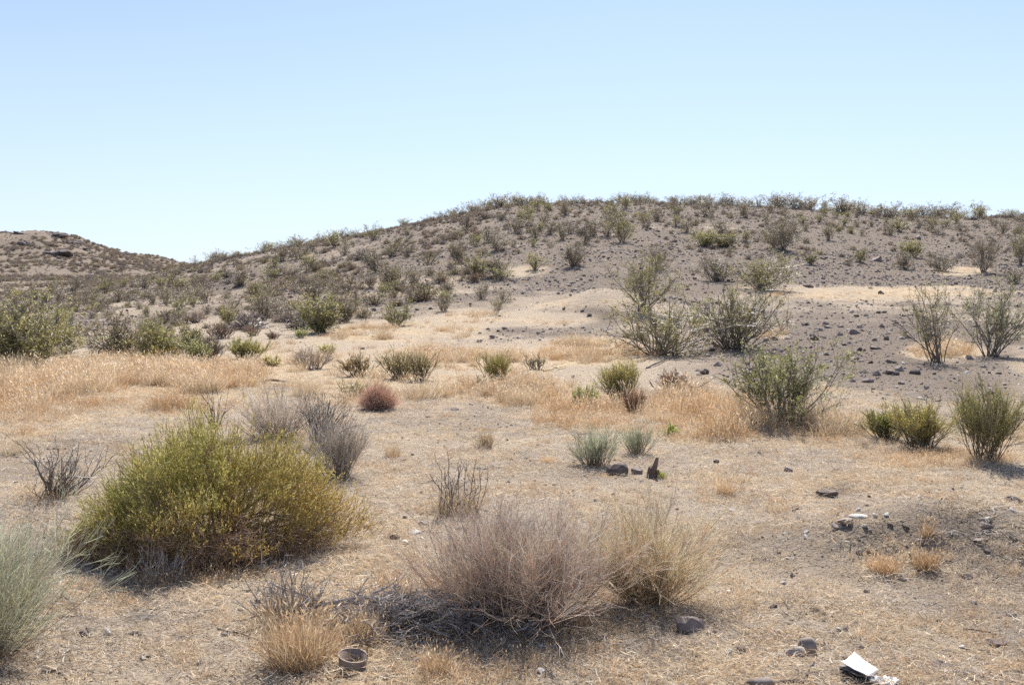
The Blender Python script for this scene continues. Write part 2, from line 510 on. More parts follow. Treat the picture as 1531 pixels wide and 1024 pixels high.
# ------------------------------------------------------------------ where straw, gravel, ashy soil and painted bush shadow lie on the ground
STRAW_SPOTS = [  # px, row, rx, ry, amount: patches of standing dry grass
    (600, 575, 330, 50, .62), (200, 580, 420, 48, .95), (-100, 600, 300, 60, .9), (450, 545, 160, 26, .7), (700, 540, 190, 24, .75), (880, 530, 110, 26, .95), (790, 590, 130, 26, .8),
    (900, 625, 150, 28, .9), (1080, 625, 150, 40, 1.0), (1240, 640, 130, 36, .85), (1400, 690, 190, 20, .8), (1500, 650, 70, 40, .7),
    (1040, 595, 90, 22, .7), (1230, 590, 60, 18, .5), (1410, 525, 75, 20, .8), (1530, 545, 30, 20, .6),
    (640, 500, 170, 12, .5), (560, 500, 130, 16, .7), (820, 478, 90, 14, .6), (700, 420, 50, 14, .35), (1330, 438, 190, 10, .8), (1150, 500, 30, 10, .7), (900, 340, 60, 8, .3), (560, 440, 60, 14, .4),
    (1440, 405, 60, 10, .6), (1080, 342, 60, 8, .4), (780, 405, 60, 12, .5),
    (610, 870, 95, 36, 1.0), (440, 945, 80, 60, .9), (260, 868, 90, 22, .8), (640, 985, 60, 30, .55), (1040, 710, 90, 24, .6), (940, 745, 120, 20, .5), (820, 665, 60, 14, .5),
    (590, 690, 90, 24, .45), (1320, 850, 40, 12, .8), (1385, 838, 35, 12, .8), (1450, 760, 120, 20, .45), (1240, 755, 120, 18, .4), (1220, 850, 50, 20, .5), (30, 655, 60, 18, .7), (560, 770, 60, 20, .4), (680, 760, 60, 16, .5)]
GRAVEL_SPOTS = [(1400, 815, 200, 42, .6), (1250, 820, 60, 28, .5), (1250, 930, 190, 40, .45), (1240, 740, 30, 10, .9), (870, 470, 90, 35, 1.0), (760, 425, 200, 18, .6), (780, 500, 260, 12, .8),
    (1280, 522, 290, 75, 1.0), (1300, 380, 260, 60, .9), (1000, 400, 160, 90, .6), (800, 330, 300, 40, .6), (150, 400, 250, 50, .8), (700, 640, 120, 22, .5), (850, 700, 200, 30, .4), (1430, 580, 150, 40, .7), (560, 735, 50, 30, .3)]
SAND_SPOTS = [(470, 512, 120, 14, .9), (600, 493, 130, 18, 1.0), (720, 478, 130, 18, 1.0), (850, 452, 110, 13, .9), (1290, 440, 260, 14, 1.0), (640, 430, 90, 14, .5), (350, 490, 90, 20, .6), (1010, 340, 90, 8, .6)]
ASH_SHADE_SPOTS = [(180, 930, 32, 9, .9), (405, 578, 34, 6, .9), (150, 840, 70, 20, .35), (1500, 545, 40, 16, .45), (700, 920, 120, 30, .25)]  # ashy patches first; the fainter ones paint bush shadows into the soil colour

def spots(px, row, L):
    v = np.zeros_like(px)
    for (a, b, rx, ry, k) in L:
        v = np.maximum(v, k * np.exp(-(((px - a) / rx) ** 2 + ((row - b) / ry) ** 2) ** 1.4))
    return v

def masks(x, y, z):
    px, row = project(x, y, z)
    px = px + fbm(x, y, 2.2, 3, 51) * 26 * np.clip(12 / np.maximum(y, 3), .4, 2.5)
    row = row + fbm(x, y, 1.7, 3, 57) * 16 * np.clip(12 / np.maximum(y, 3), .3, 2.5)
    ok = y > 2
    near = smooth(row, 570, 660) * (0.30 + .22 * vnoise(x / 1.3, y / 1.3, 45))
    st = np.where(ok, np.maximum(spots(px, row, STRAW_SPOTS), near), 0.3)
    hill = smooth(y, 28, 50) * (0.66 + .34 * smooth(px, 600, 950))
    gr = np.where(ok, np.maximum(spots(px, row, GRAVEL_SPOTS), np.maximum(hill, (.04 + .45 * smooth(fbm(x, y, 1.5, 4, 41), .0, .45)) * (row > 600) * (1 - smooth(st, .6, .9)))), 0.25)
    gr = np.maximum(gr * (1 - .9 * smooth(st, .2, .6) * (row < 600)), smooth(y, 150, 260) * 1.0)
    gr = gr * (1 - .70 * np.where(ok, spots(px, row, SAND_SPOTS), 0))
    st = np.maximum(st, .5 * np.where(ok, spots(px, row, SAND_SPOTS), 0))
    rag = smooth(y, 14, 32)
    gr = gr + rag * (.55 * fbm(x, y, 2.6, 5, 43, .65) + .25 * fbm(x, y, 14., 3, 46)) * (y < 200)
    st = np.clip(st + rag * .5 * fbm(x, y, 1.8, 5, 47, .65) * (st > .1), 0, 1.1)
    gr = np.clip(gr, 0, 1)
    st = st * (1 - 0.5 * gr * (st < .6))
    return st, gr, np.where(ok, spots(px, row, ASH_SHADE_SPOTS), 0)

# ------------------------------------------------------------------ ground sheet
def build_ground():
    ya = [2.4]
    while ya[-1] < 14: ya.append(ya[-1] * 1.006)
    while ya[-1] < 150: ya.append(ya[-1] * 1.0085)
    while ya[-1] < 440: ya.append(ya[-1] * 1.012)
    while ya[-1] < 4200: ya.append(ya[-1] * 1.08)
    ya = np.array([-60, -25, -12, -6, -3, -1, 0.5, 1.5] + ya)
    uu = np.concatenate([np.linspace(-2.6, -.75, 34)[:-1], np.linspace(-.75, .75, 470), np.linspace(.75, 2.6, 34)[1:]])
    X = uu[None, :] * (np.maximum(ya, 0) + np.where(ya < 2.4, 12, 0) * (1 - np.clip(ya, 0, 2.4) / 2.4) + 0.6)[:, None]
    Y = np.broadcast_to(ya[:, None], X.shape)
    Z = height(X, Y)
    st, gr, ash_shade = masks(X.ravel(), Y.ravel().copy(), Z.ravel())
    ny, nx = X.shape
    idx = np.arange(ny * nx).reshape(ny, nx)
    Q = np.stack([idx[:-1, :-1], idx[:-1, 1:], idx[1:, 1:], idx[1:, :-1]], -1).reshape(-1, 4)
    V = np.stack([X, Y, Z], -1).reshape(-1, 3)
    me = make_mesh("ground", V, Q, None, None, (M_GROUND,), None, True, {"straw": st, "gravel": gr, "ash_shade": ash_shade})
    o = link("ground", me)
    tag(o, "sandy desert ground rising into a stony hillside with a far hill behind", None, None, "structure")
build_ground()

# ------------------------------------------------------------------ scattering of what nobody could count
def scatter(name, label, pts, rot, scl, idx, meshes):
    me = make_mesh(name, pts)
    a = me.attributes.new("rot", 'FLOAT_VECTOR', 'POINT'); a.data.foreach_set("vector", np.asarray(rot, np.float32).ravel())
    a = me.attributes.new("scl", 'FLOAT_VECTOR', 'POINT'); a.data.foreach_set("vector", np.asarray(scl, np.float32).ravel())
    a = me.attributes.new("pick", 'INT', 'POINT'); a.data.foreach_set("value", np.asarray(idx, np.int32))
    o = link(name, me)
    tag(o, label, None, None, "stuff")
    ng = bpy.data.node_groups.new(name, 'GeometryNodeTree')
    ng.interface.new_socket("Geometry", in_out='INPUT', socket_type='NodeSocketGeometry')
    ng.interface.new_socket("Geometry", in_out='OUTPUT', socket_type='NodeSocketGeometry')
    N, L = ng.nodes, ng.links
    gi, go = N.new("NodeGroupInput"), N.new("NodeGroupOutput")
    g2i = N.new("GeometryNodeGeometryToInstance")
    for k, m in enumerate(meshes):
        po = bpy.data.objects.new(name + "_piece", m)
        oi = N.new("GeometryNodeObjectInfo"); oi.inputs["Object"].default_value = po
        L.new(oi.outputs["Geometry"], g2i.inputs[0])
    iop = N.new("GeometryNodeInstanceOnPoints")
    iop.inputs["Pick Instance"].default_value = True
    def na(nm, ty):
        k = N.new("GeometryNodeInputNamedAttribute"); k.data_type = ty; k.inputs["Name"].default_value = nm
        return k.outputs["Attribute"]
    e2r = N.new("FunctionNodeEulerToRotation")
    L.new(na("rot", 'FLOAT_VECTOR'), e2r.inputs[0])
    L.new(gi.outputs[0], iop.inputs["Points"]); L.new(g2i.outputs[0], iop.inputs["Instance"])
    L.new(na("pick", 'INT'), iop.inputs["Instance Index"])
    L.new(e2r.outputs[0], iop.inputs["Rotation"]); L.new(na("scl", 'FLOAT_VECTOR'), iop.inputs["Scale"])
    L.new(iop.outputs[0], go.inputs[0])
    md = o.modifiers.new("scatter", 'NODES'); md.node_group = ng
    return o

def field(n, y0, y1, pw=1.0, wide=0.66, rng=R):
    """points spread over the view between two distances, evenly over the picture when pw is 0, over the land when 1"""
    v = rng.uniform(0, 1, n)
    if pw == 1.0: y = np.sqrt(y0 ** 2 + v * (y1 ** 2 - y0 ** 2))
    elif pw == 0.5: y = y0 + v * (y1 - y0)
    else: y = 1 / (1 / y0 - v * (1 / y0 - 1 / y1))
    x = rng.uniform(-wide, wide, n) * y
    z = height(x, y)
    return x, y, z

def upright(n, rng, tilt=0.12):
    return np.stack([rng.normal(0, tilt, n), rng.normal(0, tilt, n), rng.uniform(0, 6.283, n)], 1)

STRAW_COLS = np.array([(.68, .54, .36), (.60, .46, .29), (.75, .63, .46), (.55, .40, .24), (.80, .71, .56)])
RUST_COLS = np.array([(.52, .34, .18), (.58, .40, .23), (.45, .28, .15), (.64, .47, .29)])
GREY_COLS = np.array([(.50, .44, .37), (.40, .34, .28), (.60, .54, .46), (.33, .27, .22)])

def tuft_mesh(name, n, h, rad, width, cols, rng, spread=0.5, lie=0.0):
    b = MB()
    az, r = rng.uniform(0, 6.283, n), rad * np.sqrt(rng.uniform(0, 1, n))
    base = np.stack([r * np.cos(az), r * np.sin(az), np.full(n, -0.01)], 1)
    d, _ = fan_dirs(n, spread, rng)
    d[:, :2] += base[:, :2] / max(rad, 1e-3) * 0.25
    L = h * rng.uniform(0.45, 1.1, n)
    tip = base + unit(d) * L[:, None]
    c = cols[rng.integers(0, len(cols), n)] * rng.normal(1, .1, (n, 1))
    b.blades(base, tip, width * rng.uniform(.6, 1.2, n), c * 0.85, c * 1.05, rng, 0.22)
    # seed heads: a short slim kite near the tip
    k = rng.choice(n, n // 3, replace=False)
    b.leaves(tip[k] - unit(d[k]) * h * .04, unit(d[k]) + rng.normal(size=(len(k), 3)) * .4, h * .16, width * 2.2, c[k] * 1.12, rng)
    return b.mesh(name, (M_STRAW,))

def litter_mesh(name, n, rad, cols, rng, width=0.0024, lmax=0.10):
    b = MB()
    az, r = rng.uniform(0, 6.283, n), rad * np.sqrt(rng.uniform(0, 1, n))
    base = np.stack([r * np.cos(az), r * np.sin(az), rng.uniform(0.0, 0.012, n)], 1)
    a2 = rng.uniform(0, 6.283, n)
    L = lmax * rng.uniform(.2, 1.0, n)
    tip = base + np.stack([np.cos(a2) * L, np.sin(a2) * L, rng.uniform(-.006, .03, n)], 1)
    c = cols[rng.integers(0, len(cols), n)] * rng.normal(1, .12, (n, 1))
    b.blades(base, tip, width * rng.uniform(.6, 1.6, n), c, c, rng, 0.25)
    return b.mesh(name, (M_STRAW,))

def rock_mesh(name, rng, mat, sub=2, flat=0.7, rough=0.28, smooth_=False):
    import bmesh
    bm = bmesh.new()
    bmesh.ops.create_icosphere(bm, subdivisions=sub, radius=1.0)
    V = np.array([v.co[:] for v in bm.verts])
    # knock flat facets off a ball, as broken stone has
    for k in range(9):
        nrm = unit(rng.normal(size=3)); off = rng.uniform(.42, .82)
        dd = V @ nrm - off
        V = V - np.where(dd > 0, dd, 0)[:, None] * nrm
    V *= (1 + rough * .25 * rng.normal(size=(len(V), 1)) * .5)
    V *= np.array([rng.uniform(.85, 1.25), rng.uniform(.7, 1.0), flat])
    for v, c in zip(bm.verts, V): v.co = c
    me = bpy.data.meshes.new(name)
    bm.to_mesh(me); bm.free()
    if smooth_:
        me.polygons.foreach_set("use_smooth", np.ones(len(me.polygons), bool))
    me.materials.append(mat)
    return me

def scatter_grass():
    r = np.random.default_rng(11)
    tall = [tuft_mesh("straw", 52, .27, .10, .0045, STRAW_COLS[[0, 1, 2, 4]], r, .6) for _ in range(3)] + [tuft_mesh("straw", 52, .22, .10, .0045, RUST_COLS, r, .7) for _ in range(2)]
    # standing dry grass of the bands, by straw mask
    x, y, z = field(90000, 9.5, 46, 1.0, rng=r)
    st, gr, ash_shade = masks(x, y, z)
    cl = smooth(fbm(x, y, 1.2, 4, 61), -.15, .40)
    keep = r.uniform(0, 1, len(x)) < smooth(st, .3, .95) * np.where(y < 30, .62, .4) * (.22 + .78 * cl) * (1 - .9 * ash_shade)
    cl = cl[keep]
    x, y, z, st = x[keep], y[keep], z[keep], st[keep]
    n = len(x)
    rusty = fbm(x, y, 1.6, 3, 71) + r.normal(0, .25, n) > .5
    pick = np.where(rusty, 3 + r.integers(0, 2, n), r.integers(0, 3, n))
    s = (.45 + .55 * st) * r.uniform(.55, 1.15, n) * (.42 + .95 * cl) * (1 + .25 * fbm(x, y, .9, 2, 75))
    scatter("dry_grass", "standing dry straw coloured grass covering the flat and the bank below the hill", np.stack([x, y, z], 1), upright(n, r), np.stack([s * 1.15, s * 1.15, s], 1), pick, tall)
    # bigger mounded clumps along the bank and the far edge of the flat
    big = [tuft_mesh("straw_clump", 230, .40, .22, .005, STRAW_COLS[[0, 1, 2, 3]], r, .75) for _ in range(3)] + [tuft_mesh("straw_clump", 230, .34, .22, .005, RUST_COLS, r, .9)]
    x, y, z = field(9000, 9.5, 34, 1.0, rng=r)
    st, gr, ash_shade = masks(x, y, z)
    cl = smooth(fbm(x, y, 1.6, 3, 65), -.1, .45)
    keep = r.uniform(0, 1, len(x)) < smooth(st, .5, .95) * cl * .7 * (1 - ash_shade)
    x, y, z = x[keep], y[keep], z[keep]; n = len(x)
    s = r.uniform(.5, 1.1, n)
    scatter("grass_clumps", "mounded clumps of taller dry grass along the bank below the hill", np.stack([x, y, z], 1), upright(n, r, .15), np.stack([s * 1.2, s * 1.2, s], 1), r.choice([0, 1, 2, 0, 1, 2, 3], n), big)
    # thin grass on the hillside strips
    x, y, z = field(60000, 40, 110, 1.0, rng=r)
    st, gr, ash_shade = masks(x, y, z)
    keep = r.uniform(0, 1, len(x)) < smooth(st, .2, .9) * .35 + .02
    x, y, z = x[keep], y[keep], z[keep]; n = len(x)
    s = r.uniform(.4, .8, n)
    scatter("hill_grass", "thin pale dry grass on the sandy strips of the hillside", np.stack([x, y, z], 1), upright(n, r), np.stack([s * 1.4, s * 1.4, s * .8], 1), r.integers(0, 5, n), tall)
    # low foreground grass
    low = [tuft_mesh("low_straw", 30, .075, .07, .0026, STRAW_COLS, r, 1.0) for _ in range(3)] + [tuft_mesh("low_straw", 34, .09, .06, .0024, RUST_COLS, r, .8) for _ in range(2)]
    x, y, z = field(26000, 3.3, 14, .5, rng=r)
    st, gr, ash_shade = masks(x, y, z)
    clump = smooth(fbm(x, y, .45, 3, 81), -.1, .5)
    keep = r.uniform(0, 1, len(x)) < np.clip(smooth(st, .3, .9) * .9 + clump * .32, 0, 1) * (1 - .9 * ash_shade) * (1 - .75 * smooth(gr, .5, .9))
    x, y, z, st = x[keep], y[keep], z[keep], st[keep]; n = len(x)
    rusty = fbm(x, y, .8, 3, 83) + r.normal(0, .25, n) > .15
    pick = np.where(rusty, 3 + r.integers(0, 2, n), r.integers(0, 3, n))
    s = r.uniform(.5, 1.15, n) * (.7 + .8 * st)
    scatter("low_dry_grass", "short dry grass scattered over the sandy foreground", np.stack([x, y, z], 1), upright(n, r, .2), np.stack([s, s, s], 1), pick, low)
    # straw litter lying on the soil
    lit = [litter_mesh("litter", 60, .16, STRAW_COLS, r) for _ in range(3)] + [litter_mesh("litter", 60, .16, GREY_COLS, r) for _ in range(2)] + [litter_mesh("litter", 70, .16, np.concatenate([RUST_COLS, GREY_COLS[[3]] * .45]), r, .0026, .055)]
    x, y, z = field(17000, 3.2, 16, .5, rng=r)
    st, gr, ash_shade = masks(x, y, z)
    clump = smooth(fbm(x, y, .6, 3, 91), -.35, .45)
    keep = r.uniform(0, 1, len(x)) < np.clip(.08 + .55 * clump + st * .35, 0, 1) * (1 - .8 * smooth(gr, .45, .85)) * (1 - .9 * ash_shade)
    x, y, z = x[keep], y[keep], z[keep]; n = len(x)
    rusty = fbm(x, y, 1.1, 3, 93) + r.normal(0, .2, n) > .22
    pick = np.where(rusty, 5, r.choice([0, 1, 2, 0, 1, 2, 3, 4], n))
    s = r.uniform(.5, 1.25, n)
    scatter("straw_litter", "flattened bleached straw lying over the sandy soil", np.stack([x, y, z + .002], 1), upright(n, r, .05), np.stack([s, s, s], 1), pick, lit)
scatter_grass()

def scatter_stones():
    r = np.random.default_rng(12)
    peb = [rock_mesh("pebble", r, M_STONE, 1, .6) for _ in range(4)] + [rock_mesh("pebble", r, M_PALE_STONE, 1, .6) for _ in range(2)] + [rock_mesh("pebble", r, M_DARK_STONE, 1, .65) for _ in range(2)]
    x, y, z = field(30000, 3.2, 15, .5, rng=r)
    st, gr, ash_shade = masks(x, y, z)
    keep = r.uniform(0, 1, len(x)) < .25 + .75 * gr - .3 * smooth(st, .5, .9)
    x, y, z = x[keep], y[keep], z[keep]; n = len(x)
    s = .0035 * np.exp(r.exponential(.55, n)); s = np.minimum(s, .026)
    scatter("pebbles", "small pebbles and grit lying on the foreground soil", np.stack([x, y, z + s * .15], 1), upright(n, r, .4), np.stack([s, s, s], 1), r.choice([0, 1, 2, 3, 0, 1, 2, 3, 4, 5, 6, 7], n), peb)
    x, y, z = field(230000, 14, 150, .5, rng=r)
    st, gr, ash_shade = masks(x, y, z)
    keep = r.uniform(0, 1, len(x)) < np.clip(gr * 1.1 - .12, 0.02, 1) * (1 - .8 * smooth(st, .4, .8)) * (.45 + .8 * smooth(fbm(x, y, 5., 4, 63), -.35, .4))
    x, y, z = x[keep], y[keep], z[keep]; n = len(x)
    s = .019 * np.exp(r.exponential(.45, n)) * np.clip(y / 40, .55, 1.6); s = np.minimum(s, .15)
    scatter("hill_stones", "dark broken stones strewn over the gravel of the hillside", np.stack([x, y, z + s * .2], 1), upright(n, r, .4), np.stack([s, s, s], 1), np.where((s > .09), 6, r.choice([0, 1, 2, 3, 6, 7, 6, 7, 4], n)), peb)
scatter_stones()

# ------------------------------------------------------------------ plants
def broom_parts(W, H, rng, n1=60, n2=6, n3=3, base_c=(.15, .11, .08), mid_c=(.3, .24, .18), tip_c=(.45, .36, .26), r=.0025, spread=None, base_r=.24, lean=(0, 0), leafy=None, K=5, up=.10, wob=.09, t2=.35):
    """a shrub of fine stems fanning out of one foot; leafy = (count, length, width, colours) adds small leaves on the tips"""
    spread = spread or math.atan(W * .5 / H) * 1.15 + .1
    d, th = fan_dirs(n1, spread, rng, lean, .62)
    az, rr = rng.uniform(0, 6.283, n1), base_r * W * np.sqrt(rng.uniform(0, 1, n1))
    o = np.stack([rr * np.cos(az) + rng.normal(0, .05 * W), rr * np.sin(az), np.full(n1, -.02)], 1)
    ph = rng.uniform(0, 50)
    hd = np.arctan2(d[:, 1], d[:, 0])
    L = H * rng.uniform(.38, 1.0, n1) ** .8 * np.where(rng.uniform(0, 1, n1) < .10, 1.25, 1) * np.minimum(1 / np.cos(np.minimum(th, 1.2)) ** .3, 1.3) * (1 + .28 * vnoise(hd * 1.6 + ph, th * 3.0, 77))
    P1 = grow(o, d, L, K, rng, up, wob)
    P2, t = spawn(P1, n2, t2, .95, .30, H * .34, 4, rng, up * .8, wob)
    P3, t3 = spawn(P2, n3, .25, .98, .32, H * .19, 3, rng, up * .8, wob * .8)
    b = MB()
    # whole stems differ in tone and some are dead and grey
    tone = rng.normal(1, .16, n1).clip(.6, 1.5)[:, None, None] * np.ones((n1, 1, 3))
    dead = (vnoise(hd * 2.2 + ph, th * 4, 78) + rng.normal(0, .4, n1)) > .55
    grey = np.array([.42, .36, .29])
    def blend(C, k):
        t, d_ = np.repeat(tone, k, 0), np.repeat(dead, k)[:, None, None]
        return np.clip(np.where(d_, C * .35 + grey * .65, C) * t, .02, .85)
    b.tubes(P1, taper(n1, K, r * 1.7, r * .7), blend(shade(n1, K, base_c, mid_c, rng), 1))
    N2, N3 = len(P2), len(P3)
    b.tubes(P2, taper(N2, 4, r * .75, r * .45), blend(shade(N2, 4, mid_c, (np.array(mid_c) + tip_c) / 2, rng), n2))
    b.tubes(P3, taper(N3, 3, r * .5, r * .28), blend(shade(N3, 3, (np.array(mid_c) + tip_c) / 2, tip_c, rng), n2 * n3))
    lv = None
    if leafy:
        lv = MB()
        cnt, ll, lw, cols = leafy
        i = rng.integers(0, N3, cnt); f = rng.uniform(.2, 1, cnt)[:, None]
        p = np.where(f < .5, P3[i, 0] * (1 - 2 * f) + P3[i, 1] * 2 * f, P3[i, 1] * (2 - 2 * f) + P3[i, 2] * (2 * f - 1))
        dd = unit(P3[i, 2] - P3[i, 0]) + rng.normal(size=(cnt, 3)) * .4
        cols = np.asarray(cols)
        c = cols[rng.integers(0, len(cols), cnt)] * rng.normal(1, .15, (cnt, 1))
        lv.leaves(p, dd, ll * rng.uniform(.6, 1.3, cnt), lw, c, rng)
    return b, lv

def fit(parts, W, H):
    """brings a grown bush to its measured width and height"""
    V = np.concatenate([v for b in parts if b is not None for v in b.V])
    w = max(np.percentile(V[:, 0], 98.5) - np.percentile(V[:, 0], 1.5), np.percentile(V[:, 1], 98.5) - np.percentile(V[:, 1], 1.5))
    k = np.array([W / w, W / w, H / np.percentile(V[:, 2], 99)])
    for b in parts:
        if b is not None: b.V = [v * k for v in b.V]
    return parts

def put_parts(root, parts, names=("stems", "foliage"), mats=None):
    mats = mats or (M_WOOD, M_LEAF)
    for b, nm, m in zip(parts, names, mats):
        if b is not None: link(nm, b.mesh(nm, (m,)), root)
    return root

OLIVE = [(.28, .265, .085), (.36, .33, .12), (.21, .205, .075), (.44, .40, .19), (.31, .24, .09)]
DULL = [(.23, .195, .11), (.29, .24, .14), (.19, .16, .095), (.34, .275, .17), (.26, .195, .125)]

def creosote_parts(W, H, rng, nst=16, n2=5, n3=4, leaf=.03, nleaf=2000, cols=OLIVE, r=.008, spread=None, lean=(0, 0), low=.25, stem=(.15, .125, .105), tip=(.24, .20, .16), base_r=.08):
    """a creosote-like bush: bare crooked stems fanning from the foot, leaves in clumps on the outer twigs"""
    spread = spread or min(math.atan(W * .5 / H) * 1.25 + .08, 1.25)
    d, th = fan_dirs(nst, spread * 1.1, rng, lean, .55)
    az, rr = rng.uniform(0, 6.283, nst), base_r * W * np.sqrt(rng.uniform(0, 1, nst))
    o = np.stack([rr * np.cos(az), rr * np.sin(az), np.full(nst, -.04)], 1)
    L = H * rng.uniform(.5, 1.0, nst) * np.minimum(1 / np.cos(np.minimum(th, 1.2)) ** .25, 1.3) * .93
    P1 = grow(o, d, L, 7, rng, .06, .17)
    P2, _ = spawn(P1, n2, low, .97, .65, H * .24, 4, rng, .08, .18, .5)
    P3, _ = spawn(P2, n3, .2, 1, .65, H * .11, 3, rng, .06, .18, .4)
    b = MB()
    b.tubes(P1, taper(nst, 7, r, r * .35), shade(nst, 7, stem, tip, rng), 4)
    b.tubes(P2, taper(len(P2), 4, r * .45, r * .2), shade(len(P2), 4, stem, tip, rng))
    b.tubes(P3, taper(len(P3), 3, r * .26, r * .12), shade(len(P3), 3, tip, tip, rng))
    lv = None
    if nleaf:
        lv = MB()
        # twigs differ in how leafy they are, which makes clumps and gaps
        w = rng.uniform(0, 1, len(P3)) ** 2 * (np.repeat(rng.uniform(0.1, 1, len(P2)), n3)) + .02
        i = rng.choice(len(P3), nleaf, p=w / w.sum()); f = rng.uniform(.1, 1.05, nleaf)[:, None]
        p = P3[i, 0] * (1 - f) + P3[i, 2] * f + rng.normal(size=(nleaf, 3)) * leaf * .55
        cols = np.asarray(cols)
        c = cols[rng.integers(0, len(cols), nleaf)] * rng.normal(1, .15, (nleaf, 1))
        lv.leaves(p, rng.normal(size=(nleaf, 3)) + [0, 0, .5], leaf * rng.uniform(.6, 1.3, nleaf), leaf * .55, c, rng)
    return b, lv

def dome_parts(W, H, rng, n=200, n2=4, base_c=(.13, .10, .08), tip_c=(.26, .21, .16), r=.003, leafy=None, power=.6):
    """a low rounded bush of short twigs radiating from the middle"""
    d, th = fan_dirs(n, 1.45, rng, power=power)
    o = np.stack([rng.normal(0, .05 * W, n), rng.normal(0, .05 * W, n), np.full(n, 0.)], 1)
    L = 1 / np.sqrt((np.sin(th) / (W * .5)) ** 2 + (np.cos(th) / H) ** 2) * rng.uniform(.72, 1.0, n)
    P1 = grow(o, d, L * .9, 4, rng, .02, .08)
    P2, _ = spawn(P1, n2, .35, 1, .4, H * .25, 3, rng, .05, .1)
    b = MB()
    b.tubes(P1, taper(n, 4, r, r * .5), shade(n, 4, base_c, tip_c, rng))
    b.tubes(P2, taper(len(P2), 3, r * .5, r * .28), shade(len(P2), 3, (np.array(base_c) + tip_c) / 2, tip_c, rng))
    lv = None
    if leafy:
        lv = MB()
        cnt, ll, lw, cols = leafy
        i = rng.integers(0, len(P2), cnt); f = rng.uniform(.2, 1.1, cnt)[:, None]
        p = P2[i, 0] * (1 - f) + P2[i, 2] * f
        cols = np.asarray(cols); c = cols[rng.integers(0, len(cols), cnt)] * rng.normal(1, .15, (cnt, 1))
        lv.leaves(p, unit(P2[i, 2] - P2[i, 0]) + rng.normal(size=(cnt, 3)) * .6, ll * rng.uniform(.6, 1.3, cnt), lw, c, rng)
    return b, lv

def single(name, parts, mats):
    """stems and leaves in one mesh, for bushes too small in view to show their parts"""
    b, lv = parts
    k = MB()
    k.add(np.concatenate(b.V), np.concatenate(b.C), np.concatenate(b.Q), None, 0)
    if lv is not None:
        k.add(np.concatenate(lv.V), np.concatenate(lv.C), np.concatenate(lv.Q), None, 1)
    return k.mesh(name, mats)

def spot(px, row, wpx, hpx, sink=0.0):
    """where a plant stands and how wide and tall it is, from its foot and its size in the photograph"""
    x, y, z = at(px, row)
    return (x, y, z - sink), wpx * px_size(y), hpx * px_size(y)

